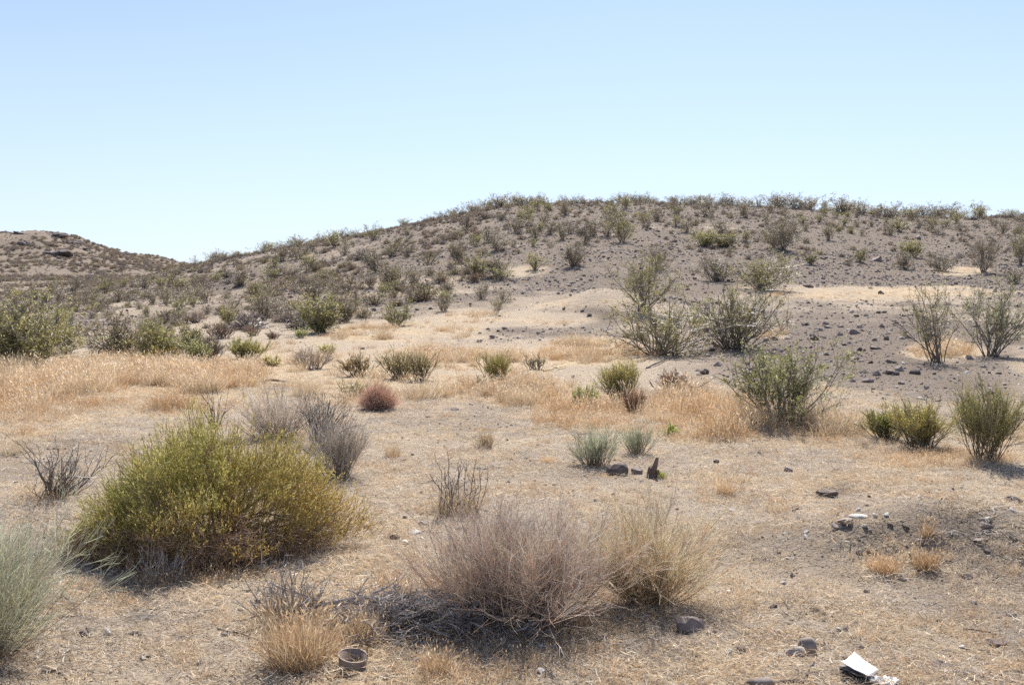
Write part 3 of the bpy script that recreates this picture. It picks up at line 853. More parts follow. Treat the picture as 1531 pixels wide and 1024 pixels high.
# --- the big olive bush
def big_bush():
    r = np.random.default_rng(101)
    loc, W, H = spot(316, 812, 405, 178)
    root = thing("olive_bush", "large sprawling olive green bush with rusty tips and dead brown twigs underneath", "bush", loc)
    rx, ry = W * .5, W * .40
    lobes = []
    def surf(az, el):
        """the dome's uneven outline"""
        k = 1 + .10 * np.sin(az * 3 + 1) + .07 * np.sin(az * 5 + 2.3) + .20 * vnoise(az * 2.2, el * 3.0, 5) + .17 * vnoise(az * 6, el * 7, 6)
        ca = np.cos(az) - .10
        top = H * (1 - np.where(ca > 0, .52, .30) * np.abs(ca) * np.sin(np.clip(1.57 - el, 0, 1.57)))
        return np.stack([rx * k * np.cos(el) * np.cos(az), ry * k * np.cos(el) * np.sin(az), top * k * np.sin(el)], 1)
    # main limbs
    n = 30
    az, el = r.uniform(0, 6.283, n), np.arcsin(r.uniform(.08, 1, n))
    E = surf(az, el) * .82
    b = MB()
    o = np.stack([r.normal(0, .07, n), r.normal(0, .06, n), np.full(n, -.02)], 1)
    P = np.stack([o + (E - o) * t + np.array([0, 0, .10]) * math.sin(t * 3.14) + r.normal(0, .012, (n, 3)) * (t > 0) for t in np.linspace(0, 1, 7)], 1)
    b.tubes(P, taper(n, 7, .009, .003), shade(n, 7, (.16, .12, .09), (.24, .17, .11), r), 4)
    P2, _ = spawn(P, 12, .35, 1, .5, H * .22, 4, r, .02, .14)
    b.tubes(P2, taper(len(P2), 4, .0028, .0015), shade(len(P2), 4, (.20, .15, .11), (.27, .19, .12), r))
    link("stems", b.mesh("stems", (M_WOOD,)), root)
    # fine upright sprays near the surface with narrow leaves
    n = 15000
    az, el = r.uniform(0, 6.283, n), np.arcsin(r.uniform(.04, 1, n) ** 1.0)
    gapn = vnoise(az * 4.6 + 3, el * 6, 41) + .7 * vnoise(az * 10, el * 12, 42)
    k = gapn + r.normal(0, .22, n) > -.38
    gaz, gel = az[~k][:1100], el[~k][:1100]
    go_ = surf(gaz, gel) * r.uniform(.72, .98, len(gaz))[:, None]
    GP = grow(go_, unit(go_) + r.normal(0, .6, go_.shape) + [0, 0, .4], r.uniform(.05, .13, len(gaz)), 4, r, .02, .18)
    GP2, _ = spawn(GP, 3, .1, 1, .6, .04, 3, r, .02, .2)
    gt = MB()
    gt.tubes(GP, taper(len(gaz), 4, .0017, .001), shade(len(gaz), 4, (.30, .21, .15), (.44, .31, .21), r, .2))
    gt.tubes(GP2, taper(len(GP2), 3, .001, .0007), shade(len(GP2), 3, (.40, .29, .20), (.50, .37, .25), r, .2))
    link("bare_twigs", gt.mesh("bare_twigs", (M_TWIG,)), root)
    az, el = az[k], el[k]; n = len(az)
    E = surf(az, el)
    dep = r.uniform(.5, .99, n) ** .7
    o = E * dep[:, None]
    d = unit(E * [1, 1, 1.0]) * .6 + np.array([0, 0, .65]) + r.normal(0, .28, (n, 3))
    P = grow(o, d, r.uniform(.05, .13, n) * np.where(r.uniform(0, 1, n) < .05, 1.7, 1), 4, r, .06, .12)
    tone = np.clip(.53 + .4 * np.cos(az) * np.cos(el) + .45 * (.45 - np.sin(el)) + .35 * vnoise(az * 3, el * 4, 44) + r.normal(0, .12, n), 0, 1)     # rusty to the right and low down
    green, rust = np.array([.47, .46, .145]), np.array([.58, .42, .15])
    base = green[None] * (1 - tone[:, None]) + rust[None] * tone[:, None]
    tw = MB()
    tw.tubes(P, taper(n, 4, .0016, .0009), np.clip(base[:, None, :] * np.array([.9, .95, 1.0, 1.1])[None, :, None], 0, 1) + np.array([.05, .03, .01]))
    m = 7
    i = np.repeat(np.arange(n), m); f = r.uniform(.1, 1, n * m)
    kk = np.minimum((f * 3).astype(int), 2); g = (f * 3 - kk)[:, None]
    p = P[i, kk] * (1 - g) + P[i, kk + 1] * g
    dd = unit(P[i, kk + 1] - P[i, kk]) + r.normal(0, .45, (n * m, 3))
    c = base[i] * r.normal(1, .18, (n * m, 1))
    yel = r.uniform(0, 1, n * m) < .25
    c[yel] = np.array([.60, .54, .22])
    tw.leaves(p, dd, r.uniform(.014, .032, n * m), .0042, np.clip(c, .02, .8), r)
    link("foliage", tw.mesh("foliage", (M_LEAF,)), root)
    # dead brown skirt, mostly towards the left and the front
    n = 3200
    az = np.where(r.uniform(0, 1, n) < .65, r.normal(3.75, .75, n), r.uniform(3.0, 6.4, n)); el = r.uniform(.02, .42, n)
    o = surf(az, el) * r.uniform(.55, .93, n)[:, None]
    o[:, 2] *= .8
    P = grow(o, unit(o * [1, 1, .2]) + r.normal(0, .6, (n, 3)) + [0, 0, .2], r.uniform(.06, .2, n), 4, r, -.05, .2)
    sk = MB()
    sk.tubes(P, taper(n, 4, .0018, .0009), shade(n, 4, (.21, .14, .10), (.30, .20, .135), r, .25))
    P2, _ = spawn(P, 3, .2, 1, .6, .05, 3, r, 0, .2)
    sk.tubes(P2, taper(len(P2), 3, .0011, .0007), shade(len(P2), 3, (.26, .175, .12), (.35, .235, .155), r, .25))
    tag(link("dead_twigs", sk.mesh("dead_twigs", (M_WOOD,)), root), "dead brown twigs under the green crown")
    # dry grass growing up through its front edge
    g = MB()
    n = 700
    az = r.uniform(3.6, 5.9, n)
    base_ = np.stack([rx * np.cos(az) * r.uniform(.6, 1.0, n), ry * np.sin(az) * r.uniform(.7, 1.12, n), np.zeros(n)], 1)
    base_[:, 2] = height(base_[:, 0] + loc[0], base_[:, 1] + loc[1]) - loc[2]
    d, _ = fan_dirs(n, .5, r)
    c = RUST_COLS[r.integers(0, 4, n)] * .9
    g.blades(base_, base_ + d * r.uniform(.06, .2, n)[:, None], .003, c, c * 1.1, r, .2)
    link("grass_fringe", g.mesh("grass_fringe", (M_STRAW,)), root)
big_bush()

SAGE = dict(base_c=(.25, .19, .14), mid_c=(.48, .46, .35), tip_c=(.62, .64, .50))
GREYB = dict(base_c=(.30, .25, .22), mid_c=(.58, .51, .45), tip_c=(.76, .69, .60))
PINK = dict(base_c=(.30, .21, .145), mid_c=(.64, .50, .41), tip_c=(.84, .71, .61))
PALE = dict(base_c=(.36, .25, .13), mid_c=(.60, .485, .34), tip_c=(.80, .69, .52))
GREEN = dict(base_c=(.20, .16, .12), mid_c=(.36, .31, .17), tip_c=(.53, .48, .20))
OLBR = dict(base_c=(.22, .18, .14), mid_c=(.35, .30, .19), tip_c=(.46, .40, .24))
TAN = dict(base_c=(.18, .135, .09), mid_c=(.33, .25, .15), tip_c=(.45, .35, .20))
BROWN = dict(base_c=(.17, .13, .105), mid_c=(.33, .24, .18), tip_c=(.46, .34, .25))

def broom(name, px, row, wpx, hpx, label, seed, pal, group=None, n1=70, n2=6, n3=3, r=.0022, leafy=None, sink=.02, **kw):
    rg = np.random.default_rng(seed)
    loc, W_, H_ = spot(px, row, wpx, hpx, sink)
    root = thing(name, label, "bush", loc, 0, group)
    kw = {**pal, **kw}
    if group not in (NEAR, MIDG) and name != 'sage_bush': n1 = int(n1 * .62)
    if leafy is None and name in ("green_bush", "green_plant", "olive_bush"):
        tc = np.array(kw["tip_c"]); k = px_size(loc[1])
        leafy = (int(min(wpx * hpx * .55, 3600)) + 150, 3.2 * k, 1.1 * k, [tc * 1.15, tc * 1.3, tc * .9, tc * [1.2, 1.1, .9]])
    b, lv = fit(broom_parts(W_, H_, rg, n1, n2, n3, r=r, leafy=leafy, **kw), W_, H_)
    return put_parts(root, (b, lv), mats=(M_TWIG, M_LEAF))

MIDG = "grey bare bushes behind the big olive bush"
NEAR = "fine stemmed bushes in the foreground"
broom("twig_bush", 794, 922, 278, 172, "large pinkish grey bush of fine bare twigs in the middle foreground", 201, PINK, NEAR, 460, 6, 4, .0013, base_r=.26, spread=.85, up=.09, t2=.25)
broom("twig_bush", 968, 900, 226, 156, "straw coloured fan shaped twig bush beside the larger pinkish grey one", 202, PALE, NEAR, 165, 6, 4, .0014, base_r=.10, spread=.9, up=.08, t2=.25)
broom("sage_bush", -30, 990, 270, 225, "silvery green fine stemmed bush cut off by the photo's edge", 203, SAGE, NEAR, 230, 6, 4, .0018, base_r=.16, spread=1.0, t2=.25)
broom("grey_bush", 408, 656, 125, 76, "wide pale grey bare bush behind the top of the big olive bush", 204, GREYB, MIDG, 150, 6, 3, .0024, spread=1.05)
broom("grey_bush", 512, 712, 92, 92, "upright pale grey bare bush beside the right side of the big olive bush", 205, GREYB, MIDG, 110, 6, 3, .0022, spread=.8, leafy=None)
broom("sage_bush", 888, 695, 72, 62, "sage green tuft bush with rusty base standing left of a similar rounder one", 206, SAGE, None, 80, 6, 3, .0024, spread=.75, base_c=(.28, .18, .10))
broom("sage_bush", 955, 678, 56, 52, "small rounded sage green bush just above the dark rock and wooden stub", 207, SAGE, None, 70, 6, 3, .0024, spread=.9)
broom("dry_bush", 722, 668, 44, 30, "small dry bush with grey twig tips alone on the open gravel", 208, PALE, None, 60, 4, 3, .0022, spread=.9)
# rabbitbrush and broom shrubs of the middle distance
broom("green_bush", 1376, 668, 88, 72, "dense dark green bush, the taller lobe of a pair on the dry grass bank", 211, GREEN, None, 150, 7, 4, .0042, spread=.75)
broom("green_bush", 1325, 655, 66, 50, "lower green bush leaning left against the denser dark green bush on the bank", 212, GREEN, None, 90, 7, 4, .004, spread=.9, tip_c=(.37, .38, .14))
broom("green_bush", 1475, 688, 96, 122, "tall yellowish green bush with bare lower stems near the right edge", 213, GREEN, None, 90, 8, 5, .0042, spread=.62, tip_c=(.45, .43, .19), mid_c=(.3, .26, .14))
broom("green_bush", 925, 600, 58, 62, "upright green bush with grey lower stems among the dry grass", 214, GREEN, None, 90, 7, 4, .0048, spread=.6, base_c=(.26, .22, .19), mid_c=(.32, .28, .18))
broom("green_bush", 875, 610, 44, 36, "small bright green bush at the left foot of a taller green one", 215, GREEN, None, 80, 6, 4, .0045, spread=.9, tip_c=(.32, .38, .09))
broom("green_plant", 1004, 651, 24, 20, "very small bright green plant in the dry grass", 216, GREEN, None, 40, 5, 3, .004, spread=1.0, tip_c=(.36, .42, .11))
broom("brown_bush", 1003, 590, 52, 38, "brown dry bush right of the upright green bush", 217, BROWN, None, 80, 6, 4, .0045, spread=.8)
broom("brown_bush", 952, 620, 46, 46, "thin orange brown bush with bare dark stems in front of the upright green bush", 218, BROWN, None, 30, 6, 4, .0042, spread=.8, tip_c=(.46, .29, .19))
broom("green_bush", 742, 578, 56, 52, "dark green broom bush standing alone in the dry grass, centre", 219, GREEN, None, 70, 7, 4, .0055, spread=.65, leafy=(1400, .03, .012, OLIVE))
broom("brown_bush", 716, 582, 28, 22, "little brown bush at the left foot of the dark green broom bush", 220, OLBR, None, 40, 5, 3, .005, spread=.9)
broom("brown_bush", 798, 553, 34, 26, "small open brown bush right of and behind the dark green broom bush", 221, OLBR, None, 40, 5, 3, .0055, spread=.9)
broom("olive_bush", 594, 566, 58, 44, "left half of a wide olive brown bush pair in the dry grass", 222, OLBR, "wide olive brown bush pair", 100, 6, 4, .0055, spread=.8)
broom("olive_bush", 630, 568, 50, 44, "right half of a wide olive brown bush pair in the dry grass", 223, OLBR, "wide olive brown bush pair", 90, 6, 4, .0055, spread=.7)
broom("olive_bush", 532, 562, 56, 34, "tan and olive low bush left of the wide olive brown pair", 224, TAN, None, 90, 6, 4, .005, spread=1.0)
broom("olive_bush", 528, 592, 40, 26, "greyish green low bush just left of the round reddish tumbleweed", 225, OLBR, None, 70, 5, 3, .005, spread=1.0)
broom("grey_bush", 468, 552, 56, 36, "open grey brown bush behind the dark arching dead bush", 226, GREYB, None, 60, 6, 4, .0055, spread=.95, tip_c=(.42, .35, .27))
broom("green_bush", 486, 533, 26, 20, "small green bush behind the open grey brown bush", 227, GREEN, None, 60, 5, 3, .006, spread=.9)
broom("green_bush", 362, 537, 56, 34, "rounded yellow green bush at the edge of the dry grass field", 228, GREEN, None, 110, 6, 4, .006, spread=1.0, tip_c=(.42, .40, .16))
broom("green_bush", 405, 546, 32, 16, "small low green bush right of the rounded yellow green one", 229, GREEN, None, 60, 5, 3, .006, spread=1.1)
broom("brown_bush", 316, 538, 50, 38, "grey brown twiggy bush between the creosote clump and the yellow green bush", 230, GREYB, None, 90, 6, 4, .006, spread=.9, tip_c=(.36, .29, .23), mid_c=(.26, .21, .17))
broom("green_bush", 296, 546, 36, 40, "pale green leafy bush at the right end of the creosote clump", 231, GREEN, None, 70, 6, 4, .006, spread=.8, tip_c=(.46, .46, .23))
broom("olive_bush", 246, 545, 56, 26, "low mustard brown bush in front of the creosote clump", 232, OLBR, None, 90, 6, 4, .006, spread=1.1, tip_c=(.40, .30, .09))
broom("green_bush", 449, 505, 20, 16, "small bright green tuft below the big dark bush on the hill foot", 233, GREEN, None, 40, 5, 3, .008, spread=1.0, tip_c=(.42, .46, .17))
broom("brown_bush", 330, 506, 44, 24, "low grey purple bush left of a smaller one at the hill foot", 234, BROWN, None, 70, 6, 3, .007, spread=1.0, tip_c=(.34, .26, .225))
broom("brown_bush", 377, 502, 26, 14, "small reddish brown bush at the hill foot behind the yellow green bush", 235, BROWN, None, 50, 5, 3, .007, spread=1.1)
broom("brown_bush", 408, 507, 20, 14, "second small reddish brown bush at the hill foot, right of its twin", 236, BROWN, None, 50, 5, 3, .007, spread=1.1)

def tumbleweed():
    rg = np.random.default_rng(240)
    loc, W_, H_ = spot(566, 611, 66, 44, .0)
    root = thing("tumbleweed", "round reddish brown tumbleweed casting a dark shadow on the sand", "tumbleweed", loc)
    b, lv = dome_parts(W_, H_, rg, 800, 5, (.36, .26, .205), (.68, .50, .40), .0024, (4000, .02, .004, [(.64, .45, .33), (.56, .38, .28), (.70, .50, .37)]), .55)
    put_parts(root, (b, lv), ("twigs", "dry_leaves"), (M_TWIG, M_STRAW))
tumbleweed()

# --- dead bushes
def dead_bush(px, row, wpx, hpx, label, seed, nst, n2, lean=(0, 0), r=.006, col=(.09, .07, .06), tip=(.15, .12, .10), grass=0, spread=None, n3=2, gcols=None, name="dead_bush", base_r=.1):
    rg = np.random.default_rng(seed)
    loc, W_, H_ = spot(px, row, wpx, hpx, .02)
    root = thing(name, label, "dead bush", loc)
    b, _ = fit(creosote_parts(W_, H_, rg, nst, n2, n3, nleaf=0, r=r, lean=lean, stem=col, tip=tip, spread=spread, low=.25, base_r=base_r), W_, H_)
    link("branches", b.mesh("branches", (M_WOOD,)), root)
    if grass:
        g = tuft_mesh("grass_tuft", grass, H_ * .45, W_ * .33, .004, gcols if gcols is not None else STRAW_COLS[[0, 1, 3]], rg, .8)
        link("grass_tuft", g, root, (0, 0, .01))
dead_bush(682, 766, 92, 92, "bare dark twigs rising from a dry grass tuft on the open ground", 251, 20, 3, r=.0042, grass=420, spread=.62, base_r=.28)
dead_bush(72, 742, 125, 92, "dark leaning dead twigs at the left edge behind the big olive bush", 252, 40, 3, (.55, 0), r=.0045, grass=200, spread=.8, col=(.12, .10, .09), tip=(.19, .16, .14))
dead_bush(322, 640, 50, 74, "burnt black upright stubs behind the crown of the big olive bush", 253, 12, 2, r=.008, col=(.05, .04, .036), tip=(.09, .07, .06), spread=.6, grass=80)
dead_bush(474, 668, 78, 86, "dark grey dead bush with twigs arching to the right", 254, 75, 3, (.30, 0), r=.0048, col=(.07, .06, .055), tip=(.17, .145, .13), spread=.75)
dead_bush(478, 678, 40, 30, "low dark dead clump between the two grey bushes", 255, 30, 4, r=.005, col=(.06, .045, .04), tip=(.12, .09, .08), spread=1.1)
dead_bush(240, 872, 80, 66, "grey dead twig clump with pale seed heads in front of the big olive bush", 256, 34, 4, (.2, 0), r=.003, col=(.12, .10, .09), tip=(.40, .36, .32), grass=260, spread=1.0, gcols=RUST_COLS)
dead_bush(434, 922, 125, 90, "sparse grey dead bush standing behind the tall rusty grass tuft", 257, 44, 5, r=.0038, col=(.16, .135, .12), tip=(.32, .28, .25), grass=260, spread=.95)
dead_bush(743, 470, 34, 44, "thin pale leafless bush alone on the sandy hillside", 258, 9, 4, r=.012, col=(.30, .24, .17), tip=(.36, .31, .2), spread=.6)
dead_bush(425, 612, 16, 40, "single dead twig standing behind the pale grey bush", 259, 3, 2, r=.006, col=(.07, .06, .05), spread=.4)

# collapsed brush between the tall tuft and the pinkish bush
def brush():
    rg = np.random.default_rng(261)
    loc, W_, H_ = spot(605, 932, 190, 40, 0)
    root = thing("dead_bush", "collapsed heap of dark grey dead branches beside the pinkish twig bush", "dead bush", loc)
    n = 300
    o = np.stack([rg.normal(0, .25, n), rg.normal(0, .11, n), rg.uniform(0, .12, n)], 1)
    a = np.where(rg.uniform(0, 1, n) < .6, rg.normal(.25, .4, n), rg.uniform(0, 6.283, n))
    d = np.stack([np.cos(a), np.sin(a), rg.normal(.10, .16, n)], 1)
    P = grow(o, d, rg.uniform(.08, .30, n), 6, rg, -.02, .13)
    P[..., 2] = np.maximum(P[..., 2], .002)
    b = MB()
    b.tubes(P, taper(n, 6, .0045, .0017) * rg.uniform(.4, 1.7, (n, 1)), shade(n, 6, (.16, .13, .11), (.34, .285, .24), rg, .45), 4)
    link("branches", b.mesh("branches", (M_WOOD,)), root)
    P2, _ = spawn(P, 9, .1, 1, .7, .07, 3, rg, .06, .15)
    P2[..., 2] = np.maximum(P2[..., 2], .002)
    c = MB(); c.tubes(P2, taper(len(P2), 3, .0014, .0008), shade(len(P2), 3, (.17, .145, .13), (.36, .32, .29), rg, .3))
    link("twigs", c.mesh("twigs", (M_WOOD,)), root)
brush()

# --- creosote bushes near enough to show stems and leaves
def creosote(px, row, wpx, hpx, label, seed, group=None, **kw):
    rg = np.random.default_rng(seed)
    loc, W_, H_ = spot(px, row, wpx, hpx, .03)
    root = thing("creosote_bush", label, "bush", loc, 0, group)
    return put_parts(root, fit(creosote_parts(W_, H_, rg, **kw), W_, H_))
CG = "creosote bushes on the hill foot"
creosote(988, 530, 160, 92, "large open creosote bush, front left of the big cluster right of centre", 301, CG, nst=40, n2=6, n3=5, leaf=.035, nleaf=6500, r=.014, spread=1.05)
creosote(962, 466, 112, 86, "upright creosote bush standing behind and above the big cluster", 302, CG, nst=24, n2=6, n3=5, leaf=.042, nleaf=7500, r=.018, spread=.7)
creosote(1100, 522, 158, 106, "dense dark stemmed creosote bush, right part of the big cluster", 303, CG, nst=48, n2=6, n3=5, leaf=.035, nleaf=6800, r=.015)
creosote(1172, 632, 172, 122, "leafy yellow green creosote bush on the dry grass bank", 304, CG, nst=40, n2=6, n3=5, leaf=.022, nleaf=11000, r=.0085, cols=[(.29, .29, .09), (.36, .35, .12), (.22, .23, .08), (.43, .41, .17), (.52, .5, .3)], spread=.98)
creosote(1402, 541, 100, 118, "thin leaning creosote bush left of a larger one on the stony slope", 305, CG, nst=20, n2=5, n3=5, leaf=.032, nleaf=1900, r=.012, lean=(-.15, 0))
creosote(1482, 533, 130, 122, "large bright leaved creosote bush near the right edge on the stony slope", 306, CG, nst=26, n2=6, n3=5, leaf=.035, nleaf=6500, r=.014, cols=[(.28, .28, .13), (.37, .36, .2), (.2, .2, .09), (.5, .48, .33)])
creosote(1140, 432, 104, 54, "wide bushy creosote behind the big cluster, its right upper neighbour", 307, CG, nst=40, n2=6, n3=5, leaf=.055, nleaf=4600, r=.016)
creosote(1070, 420, 62, 40, "low dull creosote bush left of the wide bushy one", 308, CG, nst=26, n2=6, n3=4, leaf=.06, nleaf=2200, r=.016, cols=DULL)
creosote(985, 402, 52, 36, "pale dull creosote bush directly above the upright one of the cluster", 309, CG, nst=20, n2=6, n3=4, leaf=.06, nleaf=1500, r=.015, cols=DULL)
LEFTG = "creosote clump at the left edge of the dry grass"
creosote(30, 547, 170, 108, "very large dense creosote bush at the left edge behind the dry grass field", 311, LEFTG, nst=60, n2=7, n3=5, leaf=.045, nleaf=14000, r=.014, low=.15)
creosote(-60, 545, 120, 95, "creosote bush cut off by the left edge of the photo", 312, LEFTG, nst=30, n2=6, n3=5, leaf=.045, nleaf=4200, r=.014, low=.15)
creosote(98, 528, 66, 60, "creosote bush at the right shoulder of the very large one", 313, LEFTG, nst=26, n2=6, n3=5, leaf=.045, nleaf=2900, r=.012, low=.15)
creosote(178, 532, 92, 62, "dull creosote bush, left one of the middle clump behind the grass", 314, LEFTG, nst=36, n2=6, n3=5, leaf=.045, nleaf=5600, r=.012, low=.15, cols=DULL)
creosote(226, 537, 92, 58, "bright olive creosote bush in the middle of the clump behind the grass", 315, LEFTG, nst=40, n2=6, n3=5, leaf=.045, nleaf=7000, r=.012, low=.12)
creosote(283, 525, 56, 40, "yellowish creosote bush at the right of the clump behind the grass", 316, LEFTG, nst=26, n2=6, n3=5, leaf=.045, nleaf=2200, r=.012, low=.15)
HG = "dark bushes on the middle of the hill"
creosote(480, 497, 66, 56, "big dark green bush on the hill foot, left and front of a joined pair", 321, HG, nst=44, n2=6, n3=5, leaf=.06, nleaf=5200, r=.013, low=.12)
creosote(513, 482, 58, 46, "dark bush joined to the right shoulder of the big dark green one", 322, HG, nst=36, n2=6, n3=5, leaf=.06, nleaf=3800, r=.013, low=.15, cols=DULL)
creosote(591, 488, 48, 40, "small leafy bush with visible stems on the sandy strip right of the joined pair", 323, HG, nst=16, n2=5, n3=4, leaf=.06, nleaf=1500, r=.013)
creosote(395, 479, 50, 46, "rounded bush with bare foot standing left of the big joined pair", 324, HG, nst=24, n2=6, n3=4, leaf=.06, nleaf=2200, r=.014, cols=DULL)
creosote(344, 486, 34, 30, "small dark bush left of the rounded bush with bare foot", 325, HG, nst=18, n2=6, n3=4, leaf=.06, nleaf=1300, r=.013)
creosote(472, 452, 44, 46, "tall thin leaved bush above and behind the big joined pair", 326, HG, nst=22, n2=6, n3=4, leaf=.07, nleaf=1500, r=.015, cols=DULL)
creosote(712, 415, 46, 36, "bushy olive shrub, left of two joined ones above the gravel slope", 327, HG, nst=34, n2=6, n3=4, leaf=.07, nleaf=1900, r=.016)
creosote(742, 412, 38, 28, "grey brown shrub, right of two joined ones above the gravel slope", 328, HG, nst=34, n2=6, n3=4, leaf=.07, nleaf=1200, r=.016, cols=DULL)
creosote(800, 404, 34, 28, "small upright shrub beside the gravel slope, left of a darker pair", 329, HG, nst=20, n2=5, n3=4, leaf=.075, nleaf=900, r=.016)
creosote(856, 398, 40, 36, "dark shrub at the upper edge of the gravel slope", 330, HG, nst=26, n2=6, n3=4, leaf=.075, nleaf=1300, r=.017, cols=DULL)
creosote(590, 428, 60, 34, "broad brown green shrub on the rocky flank above the sandy strip", 331, HG, nst=34, n2=6, n3=4, leaf=.075, nleaf=2000, r=.014, cols=DULL)
creosote(684, 393, 36, 32, "olive shrub with a dark foot on the upper rocky flank", 332, HG, nst=24, n2=6, n3=4, leaf=.08, nleaf=1300, r=.015, cols=DULL)
creosote(930, 362, 46, 42, "rounded dark olive shrub high on the hill above the cluster", 333, HG, nst=28, n2=6, n3=4, leaf=.085, nleaf=1900, r=.016)
creosote(1056, 368, 40, 24, "low wide dark shrub high on the hill, left of two touching", 334, HG, nst=36, n2=6, n3=4, leaf=.08, nleaf=2000, r=.014, low=.1)
creosote(1086, 369, 38, 22, "low wide dark shrub high on the hill, right of two touching", 335, HG, nst=36, n2=6, n3=4, leaf=.08, nleaf=1700, r=.014, low=.1)
creosote(1170, 374, 64, 52, "large rounded olive bush high on the hill right of the low wide pair", 336, HG, nst=40, n2=6, n3=5, leaf=.085, nleaf=2800, r=.016, cols=DULL)
creosote(1210, 396, 26, 22, "small bush alone on the grey gravel below the large rounded one", 337, HG, nst=16, n2=5, n3=4, leaf=.075, nleaf=700, r=.016)
creosote(1285, 392, 22, 18, "small yellowish bush alone on the grey gravel left of the dark boulder", 338, HG, nst=14, n2=5, n3=4, leaf=.075, nleaf=700, r=.016, cols=[(.24, .21, .08), (.2, .18, .07)])
creosote(1364, 385, 34, 26, "olive bush right of the dark boulder, upper of two", 339, HG, nst=24, n2=6, n3=4, leaf=.08, nleaf=1400, r=.016)
creosote(1352, 403, 36, 28, "dull bush right of the dark boulder, lower of two", 340, HG, nst=24, n2=6, n3=4, leaf=.075, nleaf=1100, r=.016, cols=DULL)
creosote(1408, 406, 50, 32, "brown spreading bush between the dull bush and the tall open one", 341, HG, nst=30, n2=6, n3=4, leaf=.075, nleaf=1100, r=.016, cols=DULL)
creosote(1470, 408, 54, 66, "tall open bush with bare lower stems on the upper right slope", 342, HG, nst=26, n2=6, n3=4, leaf=.08, nleaf=1900, r=.02, cols=DULL)
creosote(1526, 396, 40, 56, "olive bush cut off by the photo's right edge on the upper slope", 343, HG, nst=26, n2=6, n3=4, leaf=.08, nleaf=2200, r=.018)
creosote(1345, 346, 28, 22, "small bush alone on the stones just below the right skyline", 344, HG, nst=16, n2=5, n3=4, leaf=.09, nleaf=700, r=.018)
creosote(1238, 359, 22, 22, "small thin bush on the gravel right of the large rounded olive bush", 345, HG, nst=14, n2=5, n3=4, leaf=.08, nleaf=600, r=.016, cols=DULL)
creosote(1518, 424, 34, 22, "dark low dead looking bush at the right edge above the bright creosote", 346, HG, nst=24, n2=6, n3=4, leaf=.06, nleaf=300, r=.018, cols=DULL)

